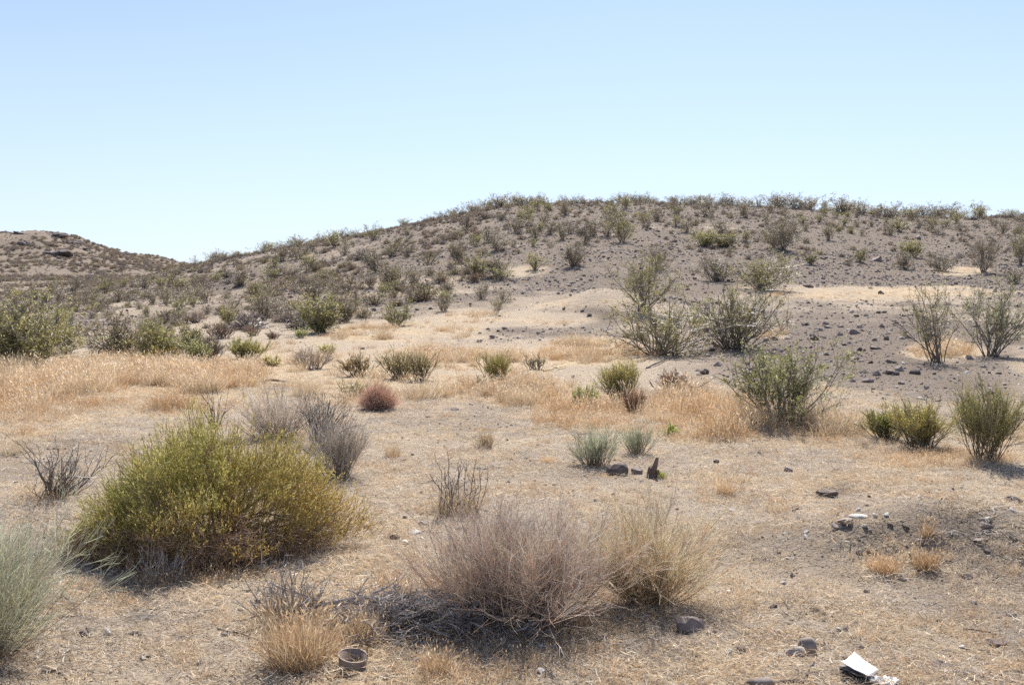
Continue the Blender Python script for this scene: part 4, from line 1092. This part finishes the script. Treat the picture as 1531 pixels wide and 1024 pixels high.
# --- the many smaller bushes of the hill
def hill_bushes():
    r = np.random.default_rng(400)
    cre = [single("creosote_bush", creosote_parts(2.0, 1.7, np.random.default_rng(410 + k), 18, 5, 3, .10, 520, (DULL, OLIVE, DULL, DULL)[k % 4], .016, low=.15), (M_WOOD, M_LEAF)) for k in range(6)]
    scr = []
    for k in range(8):
        pal = [((.13, .10, .085), (.27, .205, .16)), ((.145, .105, .08), (.31, .23, .16)), ((.12, .10, .09), (.24, .20, .175)), ((.15, .115, .08), (.33, .265, .165))][k % 4]
        lc = [[(.28, .215, .165), (.215, .165, .13)], [(.33, .24, .165), (.27, .20, .135)], [(.245, .205, .18), (.19, .16, .14)], [(.34, .28, .165), (.26, .225, .13)]][k % 4]
        scr.append(single("scrub_bush", dome_parts(1.0, .65, np.random.default_rng(420 + k), 70, 3, *pal, .010, (420, .075, .028, lc)), (M_WOOD, M_LEAF)))
    # along the skyline
    k = 0
    for px in np.concatenate([np.arange(278, 620, 8.0), np.arange(620, 1531, 7.5)]):
        px = px + r.uniform(-6, 6)
        if r.uniform() < .12 + .25 * (vnoise(np.array(px / 45.), np.array(0.5), 5) < -.2): continue
        x, y, z = crest(px, r.uniform(-6, 1))
        z = float(height(x, y))
        hp = r.uniform(7, 21) * (1.2 if px > 1050 else 1.0) * (1.0 if r.uniform() < .8 else 1.35)
        s = hp * px_size(y) / 1.7
        o = link("creosote_bush", cre[int(r.integers(0, 6))], None, (x, y, z - .08))
        o.scale = (s * r.uniform(1.0, 1.9), s * r.uniform(1.0, 1.9), s); o.rotation_euler = (0, 0, r.uniform(0, 6.28))
        side = "sloping left part" if px < 620 else ("middle" if px < 1050 else "right part")
        tag(o, f"dark creosote bush against the sky on the {side} of the crest", "bush", f"creosote bushes on the {side} of the skyline")
    # creosotes over the hill: left flank, crown, upper right, valley behind the left clump
    zones = [((275, 780), (330, 470), 66, (16, 38), "rocky left flank of the hill"), ((780, 1200), (312, 372), 42, (15, 36), "upper middle of the hill"),
             ((1180, 1531), (322, 352), 34, (12, 24), "stony shoulder below the right skyline"), ((0, 280), (425, 480), 44, (16, 34), "low ground at the left between the two hills")]
    taken = []
    def clear(px, row, d):
        for (a, b) in taken:
            if abs(a - px) < d and abs(b - row) < d * .5: return False
        taken.append((px, row)); return True
    for (x0, x1), (r0, r1), cnt, (h0, h1), where in zones:
        m, tries = 0, 0
        while m < cnt and tries < cnt * 40:
            tries += 1
            px, row = r.uniform(x0, x1), r.uniform(r0, r1)
            x, y, z = at(px, row)
            if y > 165 or y < 38: continue
            _, crow = project(*[np.array(q) for q in crest(px)]) if px > 200 else (0, 300)
            if row < crow + 6 or not clear(px, row, 16): continue
            s = r.uniform(h0, h1) * px_size(y) / 1.7
            s = min(s, 1.25)
            o = link("creosote_bush", cre[int(r.integers(0, 6))], None, (x, y, z - .08))
            o.scale = (s * r.uniform(.85, 1.3), s * r.uniform(.85, 1.3), s); o.rotation_euler = (0, 0, r.uniform(0, 6.28))
            tag(o, f"small dull olive creosote bush, {where}", "bush", f"small creosote bushes on the {where}")
            m += 1
    # rounded grey brown scrub
    zones = [((215, 800), (325, 500), 250, 1.0, "rocky left flank of the hill"), ((780, 1531), (315, 400), 45, .8, "upper right half of the hill")]
    rest = []
    for (x0, x1), (r0, r1), cnt, k_, where in zones:
        m = tries = 0
        while m < cnt and tries < 9000:
            tries += 1
            px, row = r.uniform(x0, x1), r.uniform(r0, r1)
            if x0 < 300 and row > 470 - (px - 560) * .28 and px > 420: continue
            x, y, z = at(px, row)
            if y > 165 or y < 36: continue
            if float(fbm(np.array(x), np.array(y), 7., 3, 67)) + r.normal(0, .25) < -.05: continue
            s = r.uniform(.4, 1.1) * k_ * (1.6 if r.uniform() < .15 else 1)
            o = link("scrub_bush", scr[int(r.integers(0, 8))], None, (x, y, z - .05))
            o.scale = (s * r.uniform(.9, 1.4), s * r.uniform(.9, 1.4), s); o.rotation_euler = (0, 0, r.uniform(0, 6.28))
            tag(o, f"low rounded grey brown scrub bush, {where}", "bush", f"scrub bushes on the {where}")
            m += 1
    for px in r.uniform(275, 1531, 420):
        x, y, _ = crest(px, r.uniform(-9, 1))
        rest.append((x, y, float(height(x, y)) - .05, r.uniform(.4, 1.1)))
    x, y, z = field(16000, 36, 140, 1.0, rng=r)
    px, row = project(x, y, z)
    lft = (px < 820) & (row < 470 - np.maximum(px - 420, 0) * .26) & (row < 500)
    rgt = (px >= 820) & (row < 400)
    den = smooth(fbm(x, y, 7., 4, 67), -.35, .35)
    kp = r.uniform(0, 1, len(x)) < np.where(lft, .06 + .52 * den, np.where(rgt, .05 + .30 * den * (1 - .6 * (row > 350)), 0)) * (1 - .8 * spots(px, row, SAND_SPOTS))
    rest += list(zip(x[kp], y[kp], z[kp] - .05, r.uniform(.25, .75, kp.sum())))
    # what is left of them, and the far hill's cover, as masses
    rest = np.array(rest)
    n = len(rest)
    scatter("scrub", "low grey brown scrub between the larger bushes of the hill", rest[:, :3], upright(n, r, .02), np.repeat(rest[:, 3:4], 3, 1) * [1.2, 1.2, 1], r.integers(0, 8, n), scr)
    y = np.sqrt(r.uniform(165 ** 2, 400 ** 2, 9000)); x = r.uniform(-.72, -.28, 9000) * y
    z = height(x, y); s = r.uniform(.35, 1.2, 9000) * (.6 + .8 * (fbm(x, y, 30., 2, 97) > -.1))
    scatter("far_scrub", "scattered scrub dotting the far hill at the left", np.stack([x, y, z - .1], 1), upright(9000, r, .02), np.stack([s * 1.3, s * 1.3, s], 1), r.integers(0, 8, 9000), scr)
hill_bushes()

# ------------------------------------------------------------------ grass tufts that stand alone
def lone_tuft(px, row, wpx, hpx, label, seed, cols, n=260, w=.003):
    rg = np.random.default_rng(seed)
    loc, W_, H_ = spot(px, row, wpx, hpx, .0)
    me = tuft_mesh("grass_tuft", n, H_, W_ * .32, w, cols, rg, .75)
    tag(link("grass_tuft", me, None, loc), label, "grass tuft", "lone dry grass tufts")
MIXC = np.concatenate([RUST_COLS[[0, 1, 3]], STRAW_COLS[[0, 1]]])
lone_tuft(445, 992, 120, 95, "tall rusty grass tuft left of the brown plastic pot", 501, MIXC, 800)
lone_tuft(545, 960, 60, 62, "rusty grass tuft standing right behind the brown plastic pot", 502, MIXC, 320)
lone_tuft(652, 1002, 60, 45, "short straw tuft right of the brown plastic pot", 503, MIXC, 220)
lone_tuft(1322, 856, 56, 34, "orange grass tuft at the front foot of the dug heap, left of two", 504, RUST_COLS, 380)
lone_tuft(1384, 848, 46, 34, "orange grass tuft at the front foot of the dug heap, right of two", 505, RUST_COLS, 320)
lone_tuft(1386, 800, 22, 34, "thin orange grass tuft up on the dug heap", 506, RUST_COLS, 90)
lone_tuft(1082, 738, 36, 30, "straw tuft with rusty foot on open ground right of the wooden stub", 507, MIXC, 240)
lone_tuft(588, 682, 34, 22, "small rusty tuft on the sand below the round tumbleweed", 508, MIXC, 200)
lone_tuft(818, 690, 34, 14, "low brownish tuft on the gravel left of the sage green bushes", 509, MIXC, 160)
lone_tuft(1160, 765, 50, 22, "low straw tuft right of the straw coloured twig bush", 510, STRAW_COLS, 200)
lone_tuft(1215, 640, 36, 30, "dry tuft beside the leafy creosote on the bank", 511, STRAW_COLS, 200, .005)
lone_tuft(610, 900, 130, 36, "wide glowing orange tuft behind the collapsed branches", 512, MIXC, 700)
lone_tuft(20, 678, 60, 26, "straw tuft above the leaning dead twigs at the left edge", 513, STRAW_COLS[[0, 1, 2]], 260)
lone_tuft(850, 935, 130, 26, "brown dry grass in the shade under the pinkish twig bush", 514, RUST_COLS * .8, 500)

# ------------------------------------------------------------------ stones that can be picked out
def stone(px, row, wpx, hpx, label, seed, mat, name="rock", depth=.8, sub=2, tilt=0.0, smooth_=False, group=None):
    rg = np.random.default_rng(seed)
    me = rock_mesh(name, rg, mat, sub, 1.0, .10, smooth_)
    co = np.zeros(len(me.vertices) * 3); me.vertices.foreach_get("co", co); co = co.reshape(-1, 3)
    loc, W_, H_ = spot(px, row, wpx, hpx)
    ext = co.max(0) - co.min(0)
    co = (co - (co.max(0) + co.min(0)) / 2) / ext * np.array([W_, W_ * depth, H_ * 1.15])
    me.vertices.foreach_set("co", co.ravel()); me.update()
    o = link(name, me, None, (loc[0], loc[1] + W_ * depth * .4, loc[2] + H_ * .24))
    o.rotation_euler = (0, tilt, 0)
    return tag(o, label, "rock", group)
stone(1209, 977, 26, 28, "upright rounded grey brown rock leaning behind a flatter one", 601, M_STONE, depth=.8, smooth_=True)
stone(1191, 980, 29, 15, "flat oval brown rock in front of the upright rounded one", 602, M_STONE, depth=.6, tilt=.12, smooth_=True)
stone(1034, 944, 46, 24, "dark brown block in the shadow of the straw coloured twig bush", 603, M_DARK_STONE)
stone(1109, 976, 14, 12, "small dark stone left of the flat oval rock", 604, M_STONE)
stone(1091, 978, 11, 9, "small grey stone left of a darker one near the bottom", 605, M_PALE_STONE)
stone(1140, 1030, 44, 18, "rounded brown rock cut off by the bottom edge", 606, M_STONE, smooth_=True)
stone(924, 711, 34, 22, "dark blocky rock in front of the sage green bushes", 607, M_DARK_STONE)
stone(953, 709, 18, 12, "dark low rock between the blocky rock and the wooden stub", 608, M_DARK_STONE)
stone(1180, 705, 14, 8, "single dark stone on the bare ground below the bank", 609, M_DARK_STONE)
stone(1071, 692, 9, 7, "small dark stone on the bare strip below the dry grass", 610, M_DARK_STONE)
stone(1137, 680, 9, 6, "dark stone left of and above the single dark stone on bare ground", 611, M_DARK_STONE)
stone(1312, 391, 18, 10, "large dark red brown boulder on the upper right gravel slope", 612, M_DARK_STONE)
stone(1374, 358, 9, 7, "pale dark sided boulder below the right skyline", 613, M_STONE)
stone(1210, 430, 16, 8, "black jagged rock at the left end of the pale grass strip", 614, M_DARK_STONE)
stone(1318, 440, 10, 7, "small dark rock in front of the middle of the pale grass strip", 615, M_DARK_STONE)
stone(1370, 560, 16, 10, "dark angular rock below the thin leaning creosote", 616, M_DARK_STONE)
stone(1341, 561, 10, 8, "dark red brown rock left of the dark angular one", 617, M_DARK_STONE)
stone(1300, 572, 18, 8, "flat dark rock at the lower edge of the stony slope", 618, M_DARK_STONE)
stone(1277, 500, 12, 9, "red brown rock in the middle of the stony slope", 619, M_DARK_STONE)
stone(1326, 508, 9, 7, "dark rock right of the red brown rock on the stony slope", 620, M_DARK_STONE)
stone(1286, 525, 8, 7, "dark rock below the red brown rock on the stony slope", 621, M_DARK_STONE)
stone(1216, 508, 8, 7, "dark rock near the left side of the stony slope", 622, M_DARK_STONE)
stone(1252, 790, 16, 10, "angular rock at the left rim of the hollow", 623, M_STONE)
stone(1264, 786, 26, 14, "grey clod on the back wall of the hollow beside the dug heap", 624, M_STONE)
stone(1286, 829, 10, 8, "brown stone on the front of the dug heap, left of two", 625, M_STONE)
stone(1299, 827, 9, 7, "brown stone on the front of the dug heap, right of two", 626, M_STONE)
stone(1376, 812, 14, 8, "dark stone on top of the dug heap beside the thin orange tuft", 627, M_DARK_STONE)
stone(1366, 834, 11, 9, "dark stone between the two orange tufts", 628, M_DARK_STONE)
stone(1478, 790, 22, 9, "long dark stone on the back of the dug heap", 629, M_DARK_STONE, tilt=.3)
stone(1468, 812, 22, 8, "flat brown stone on the right half of the dug heap", 630, M_STONE)
stone(1352, 868, 16, 11, "grey stone in front of the dug heap", 631, M_STONE)
stone(1448, 866, 18, 9, "dark flat stone in the straw right of the grey stone", 632, M_DARK_STONE)
stone(1476, 780, 20, 9, "light grey stone at the back edge of the dug heap", 633, M_PALE_STONE)
stone(1520, 752, 26, 12, "dark lumpy rock at the right edge behind the dug heap", 634, M_DARK_STONE)
stone(1240, 742, 34, 11, "flat patch of dark clods above the dug heap", 635, M_STONE)
stone(1496, 966, 30, 8, "black charred lump near the right edge", 636, M_DARK_STONE)
stone(1414, 998, 30, 7, "flat dark lump of soil right of the white folded sheet", 637, M_DARK_STONE)
stone(1186, 862, 8, 6, "single red brown stone in the straw right of the twig bushes", 638, M_STONE)
stone(122, 951, 12, 10, "dark red brown stone left of a white one near the sage bush", 639, M_DARK_STONE)
stone(160, 950, 10, 12, "white and grey stone near the ashy patch", 640, M_PALE_STONE)
stone(196, 948, 14, 6, "flat pinkish pale stone right of the white and grey one", 641, M_PALE_STONE)
stone(590, 806, 16, 8, "dark stone on bare ground right of the big olive bush", 642, M_DARK_STONE)
stone(606, 813, 10, 6, "white stone beside the dark one right of the big olive bush", 643, M_PALE_STONE)
stone(620, 798, 20, 6, "flat grey stone behind the dark and the white one", 644, M_PALE_STONE)
stone(632, 784, 14, 6, "flat reddish stone near the foot of the bare dark twigs", 645, M_STONE)
stone(605, 775, 8, 5, "little dark stone on bare ground below the grass foot of the dark twigs", 646, M_DARK_STONE)
stone(548, 790, 10, 6, "dark stone close to the right rim of the big olive bush", 647, M_DARK_STONE)
stone(843, 634, 16, 5, "flat grey stone on the sandy path left of the sage bushes", 648, M_STONE)
stone(924, 630, 12, 6, "white stone at the foot of the dry grass behind the sage bushes", 649, M_PALE_STONE)
stone(680, 614, 14, 5, "dark flat stone on the sand right of the tumbleweed", 650, M_DARK_STONE)
stone(640, 624, 9, 4, "small dark stone on the sand below the flat one", 651, M_DARK_STONE)
stone(1286, 775, 32, 6, "flat whitish slab lying behind the hollow", 652, M_PALE_STONE)
stone(1096, 764, 12, 4, "flat white stone on the ground right of the twig bushes", 653, M_PALE_STONE)
stone(252, 447 + 48, 10, 8, "dark block of rock on the slope behind the creosote clump", 654, M_DARK_STONE)
stone(1413, 1006, 14, 5, "pale stone right of the white folded sheet", 655, M_PALE_STONE)
stone(1524, 1008, 14, 8, "dark stone in the lower right corner", 656, M_DARK_STONE)

def slope_rocks():
    """loose dark rocks of the stony slope, each one lifted out of the gravel"""
    r = np.random.default_rng(660)
    pro = [rock_mesh("rock", r, M_DARK_STONE, 1, .65, .5) for _ in range(4)] + [rock_mesh("rock", r, M_STONE, 1, .65, .5) for _ in range(2)]
    for k in range(90):
        px, row = r.uniform(1110, 1400), r.uniform(476, 592)
        x, y, z = at(px, row)
        s = r.uniform(1.4, 3.8) * px_size(y)
        o = link("rock", pro[int(r.integers(0, 6))], None, (x, y, z + s * .25))
        o.scale = (s, s, s * .8); o.rotation_euler = (r.normal(0, .3), r.normal(0, .3), r.uniform(0, 6.28))
        tag(o, "small loose dark rock among many alike on the stony slope above the grass bank", "rock", "loose rocks on the stony slope")
    for k in range(60):
        px, row = r.uniform(300, 1000), r.uniform(325, 400)
        x, y, z = at(px, row)
        if y > 150 or y < 40: continue
        s = r.uniform(2.0, 4.5) * px_size(y)
        o = link("rock", pro[int(r.integers(0, 6))], None, (x, y, z + s * .2))
        o.scale = (s, s, s * .8); o.rotation_euler = (r.normal(0, .3), r.normal(0, .3), r.uniform(0, 6.28))
        tag(o, "dark outcropping rock among many alike between the scrub of the upper hill", "rock", "rocks on the upper hill")
slope_rocks()

def outcrops():
    """dark bedrock breaking out of the top of the far hill"""
    r = np.random.default_rng(670)
    for px, row, w, h, label in [(86, 351, 30, 8, "dark flat rock outcrop capping the far hill's rounded peak"), (103, 361, 26, 9, "dark rock outcrop stepping down right of the far hill's peak"),
                                 (92, 376, 34, 12, "broad dark rock face below the far hill's peak"), (34, 363, 18, 9, "small dark pointed outcrop on the left half of the far hill"),
                                 (30, 349, 26, 4, "low dark rock ledge along the left of the far hill's top"), (128, 372, 16, 4, "small rock ledge on the right shoulder of the far hill")]:
        x, y, z = at(px, row + h * .4)
        k = px_size(y)
        root = thing("rock_outcrop", label, "rock outcrop", (x, y, z))
        for q in range(5):
            me = rock_mesh("rock", r, M_BEDROCK, 2, .8, .5)
            o = link("rock", me, root, (r.uniform(-.4, .4) * w * k, r.uniform(-2, 1), r.uniform(-.1, .35) * h * k))
            sx = w * k * r.uniform(.30, .55)
            o.scale = (sx, sx * .9, h * k * r.uniform(.45, .7)); o.rotation_euler = (r.normal(0, .15), r.normal(0, .2), r.uniform(0, 6.28))
outcrops()

# ------------------------------------------------------------------ rubbish and wood
def lathe(b, prof, n, col, close=False):
    a = np.linspace(0, 2 * math.pi, n, endpoint=False)
    V = np.array([[(rr * math.cos(t), rr * math.sin(t), zz) for t in a] for rr, zz in prof])
    k, i = np.meshgrid(np.arange(len(prof) - 1), np.arange(n), indexing='ij'); j = (i + 1) % n
    Q = np.stack([k * n + i, k * n + j, (k + 1) * n + j, (k + 1) * n + i], -1).reshape(-1, 4)
    b.add(V.reshape(-1, 3), col, Q)

def pot():
    loc, W_, H_ = spot(521, 1001, 46, 30)
    root = thing("plastic_pot", "brown plastic pot half buried and tilted in the dry grass", "pot", (loc[0], loc[1] + .05, loc[2] - .036))
    R0 = W_ / 2
    b = MB()
    lathe(b, [(R0 * .01, -.012), (R0 * .78, -.012), (R0 * .97, H_), (R0 * .93, H_), (R0 * .75, -.004), (R0 * .01, -.004)], 40, (.2, .15, .12))
    me = b.mesh("body", (M_PLASTIC,))
    me.polygons.foreach_set("use_smooth", np.ones(len(me.polygons), bool))
    link("body", me, root)
    b = MB()
    lathe(b, [(R0 * .972, H_ - .003), (R0 * 1.0, H_ - .003), (R0 * 1.0, H_ + .002), (R0 * .935, H_ + .002), (R0 * .935, H_ + .0005)], 40, (.2, .15, .12))
    link("rim", b.mesh("rim", (M_PLASTIC,)), root)
    b = MB()
    lathe(b, [(.0005, H_ * .12), (R0 * .79, H_ * .12)], 30, (.2, .15, .12))
    link("soil", b.mesh("soil", (M_SOOT,)), root)
    root.rotation_euler = (.14, .12, .3)
pot()

def folded_sheet():
    loc, W_, H_ = spot(1279, 1012, 46, 26)
    root = thing("folded_sheet", "curled white sheet lying on dark torn layers", "rubbish", loc)
    n = 9
    def leaf_(name, w, d, z0, curl, th, mat, rot, rag=0.0, seed=0):
        rg = np.random.default_rng(seed)
        u, v = np.meshgrid(np.linspace(-1, 1, n), np.linspace(-1, 1, n), indexing='ij')
        x, y = u * w / 2, v * d / 2
        edge = (np.abs(u) == 1) | (np.abs(v) == 1)
        x = x + edge * rg.normal(0, rag * w, u.shape); y = y + edge * rg.normal(0, rag * d, u.shape)
        z = z0 + curl * (u ** 2 * .8 + .35 * v * (v > 0) + .25 * u * v)
        top = np.stack([x, y, z], -1).reshape(-1, 3); bot = top - [0, 0, th]
        idx = np.arange(n * n).reshape(n, n)
        q = np.stack([idx[:-1, :-1], idx[1:, :-1], idx[1:, 1:], idx[:-1, 1:]], -1).reshape(-1, 4)
        ring = np.concatenate([idx[0, :], idx[1:, -1], idx[-1, -2::-1], idx[-2:0:-1, 0]])
        nx_ = np.roll(ring, -1)
        side = np.stack([ring, nx_, nx_ + n * n, ring + n * n], -1)
        me = make_mesh(name, np.concatenate([top, bot]), np.concatenate([q, q[:, ::-1] + n * n, side]), None, None, (mat,), None, True)
        o = link(name, me, root); o.rotation_euler = rot
        return o
    leaf_("sheet", W_ * .95, W_ * .95, .042, .022, .0025, M_WHITE, (.22, .05, .72), .015, 1)
    for k in range(3):
        leaf_("torn_layer", W_ * .9, W_ * .85, .028 - .010 * k, .016, .003, M_SOOT, (.16 - .03 * k, .05, .72 + .06 * k), .05, 3 + k)
folded_sheet()

def torn_piece():
    rg = np.random.default_rng(9)
    loc, W_, H_ = spot(1322, 1021, 44, 14)
    n = 14
    u, v = np.meshgrid(np.linspace(-1, 1, n), np.linspace(-1, 1, n), indexing='ij')
    x = u * W_ / 2 * (1 - .2 * v ** 2) + rg.normal(0, .003, u.shape); y = v * W_ * .33 * (1 - .3 * u ** 2) + rg.normal(0, .003, u.shape)
    z = .012 + .012 * vnoise(u * 2.5, v * 2.5, 3) + .008 * vnoise(u * 6, v * 6, 4)
    z = z - .03 * np.exp(-((u + .62) ** 2 + (v + .1) ** 2) / .03) - .02 * np.exp(-((u - .35) ** 2 + (v + .5) ** 2) / .03)
    top = np.stack([x, y, z], -1).reshape(-1, 3); bot = top - [0, 0, .004]
    idx = np.arange(n * n).reshape(n, n)
    q = np.stack([idx[:-1, :-1], idx[1:, :-1], idx[1:, 1:], idx[:-1, 1:]], -1).reshape(-1, 4)
    ring = np.concatenate([idx[0, :], idx[1:, -1], idx[-1, -2::-1], idx[-2:0:-1, 0]]); nx_ = np.roll(ring, -1)
    me = make_mesh("torn_sheet", np.concatenate([top, bot]), np.concatenate([q, q[:, ::-1] + n * n, np.stack([ring, nx_, nx_ + n * n, ring + n * n], -1)]), None, None, (M_WHITE,), None, True)
    tag(link("torn_sheet", me, None, loc), "crumpled white piece at the bottom edge in front of the curled white sheet", "rubbish")
torn_piece()

def stick(pts, r0, label, seed, col=(.09, .07, .06), name="stick", twigs=0):
    """a fallen branch lying along ground points given in pixels, each with a lift"""
    rg = np.random.default_rng(seed)
    W3 = []
    for (px, row, lift) in pts:
        x, y, z = at(px, row); W3.append((x, y, z + lift + r0 * .7))
    W3 = np.array(W3)
    t = np.linspace(0, len(W3) - 1, 4 * (len(W3) - 1) + 1)
    P = np.stack([np.interp(t, np.arange(len(W3)), W3[:, k]) for k in range(3)], 1)
    org = P[0].copy()
    P = P - org + rg.normal(0, r0 * .6, P.shape) * np.array([1, 1, .4])
    b = MB(); K = len(P)
    b.tubes(P[None], np.linspace(r0, r0 * .45, K)[None] * rg.uniform(.85, 1.15, (1, K)), shade(1, K, col, np.array(col) * 1.3, rg), 6)
    if twigs:
        P2, _ = spawn(P[None], twigs, .2, 1, .7, .06, 3, rg, .05, .2)
        b.tubes(P2, taper(len(P2), 3, r0 * .35, r0 * .15), shade(len(P2), 3, col, np.array(col) * 1.5, rg))
    tag(link(name, b.mesh(name, (M_LOG,)), None, tuple(org)), label, "stick")
stick([(1150, 1022, 0), (1185, 1019, .004), (1200, 1020, 0), (1212, 1004, .012), (1216, 1000, .03)], .0055, "forked dark branch lying at the bottom between rock and white sheet", 701, twigs=3)
stick([(1440, 940, 0), (1466, 943, 0), (1490, 947, 0)], .004, "straight dark stick on the bare soil near the right edge", 702)
stick([(1435, 968, 0), (1462, 974, 0)], .0025, "short thin brown stick below the straight dark one", 703, (.16, .11, .08))
stick([(80, 902, .0), (96, 898, .03), (105, 906, .02), (115, 918, 0)], .006, "crooked dark branch end sticking out of the sage bush", 704)
stick([(92, 922, 0), (120, 922, .003), (148, 931, 0)], .003, "thin brown stick below the crooked dark branch", 705, (.20, .12, .08))
stick([(106, 970, .004), (96, 978, .004), (94, 992, 0)], .0036, "short curved bleached stick like a bone", 706, (.62, .55, .46))
stick([(64, 1004, 0), (84, 1004, .004), (100, 1016, 0)], .006, "dark broken stick in the lower left corner", 707)
stick([(222, 910, 0), (250, 915, .006), (280, 916, 0), (318, 911, 0)], .003, "long thin grey branch on the straw below the dead twig clump", 708, (.13, .11, .10), twigs=4)
stick([(325, 940, 0), (362, 950, .006), (398, 962, .0)], .0045, "long dark stick pointing at the rusty grass tuft", 709, twigs=2)
stick([(428, 985, .004), (452, 1002, .004), (470, 1018, 0)], .0025, "pale thin stick in front of the tall rusty tuft", 710, (.55, .48, .38))
stick([(545, 925, .03), (575, 932, .03), (610, 942, .01), (640, 955, .0)], .005, "long curved grey branch lying across the collapsed brush", 711, (.2, .17, .155), twigs=5)
stick([(535, 972, .01), (565, 955, .05), (590, 925, .10)], .0045, "brown branch slanting up behind the brown plastic pot", 712, (.13, .085, .065), twigs=3)
stick([(150, 810, .0), (180, 804, .03), (212, 806, .01)], .006, "dark branch on the shaded ground under the big bush", 713, (.06, .045, .04))
stick([(380, 575, .02), (410, 573, .04), (445, 577, .02)], .03, "weathered dark log with reddish edge on the low mound behind the grey bush", 714, (.16, .10, .08), name="log")
stick([(812, 556, .01), (832, 553, .03), (846, 549, .04)], .026, "pale yellow bleached log in the dry grass of the bank", 715, (.60, .46, .25), name="log")
stick([(966, 551, .0), (985, 545, .03), (1012, 535, .06), (1036, 528, .1)], .02, "dark fallen branch lying under the big creosote cluster", 717, (.05, .042, .038), name="log")
stick([(1195, 905, 0), (1222, 916, 0)], .002, "little dark stick on bare soil above the two grey brown rocks", 718)

def stub():
    loc, W_, H_ = spot(979, 714, 22, 32, .01)
    root = thing("wooden_stub", "broken wooden stub with a yellow green tuft beside the dark rocks", "stump", loc)
    rg = np.random.default_rng(33)
    b = MB()
    P = np.array([[(-.02, 0, 0), (-.016, 0, H_ * .35), (.0, 0, H_ * .6), (.02, 0, H_ * 1.0)], [(-.045, 0, 0), (-.05, .0, H_ * .25), (-.045, 0, H_ * .5), (-.05, 0, H_ * .55)], [(.03, .0, 0), (.03, 0, H_ * .2), (.026, 0, H_ * .3), (.03, 0, H_ * .42)]])
    b.tubes(P, np.array([[.035, .03, .024, .014], [.03, .024, .016, .008], [.03, .025, .018, .01]]), shade(3, 4, (.10, .06, .04), (.20, .12, .085), rg), 7)
    link("wood", b.mesh("wood", (M_WOOD,)), root)
    link("green_tuft", tuft_mesh("green_tuft", 90, .10, .03, .006, np.array([(.32, .31, .06), (.26, .27, .06)]), rg, .5), root, (.06, -.03, .0))
stub()
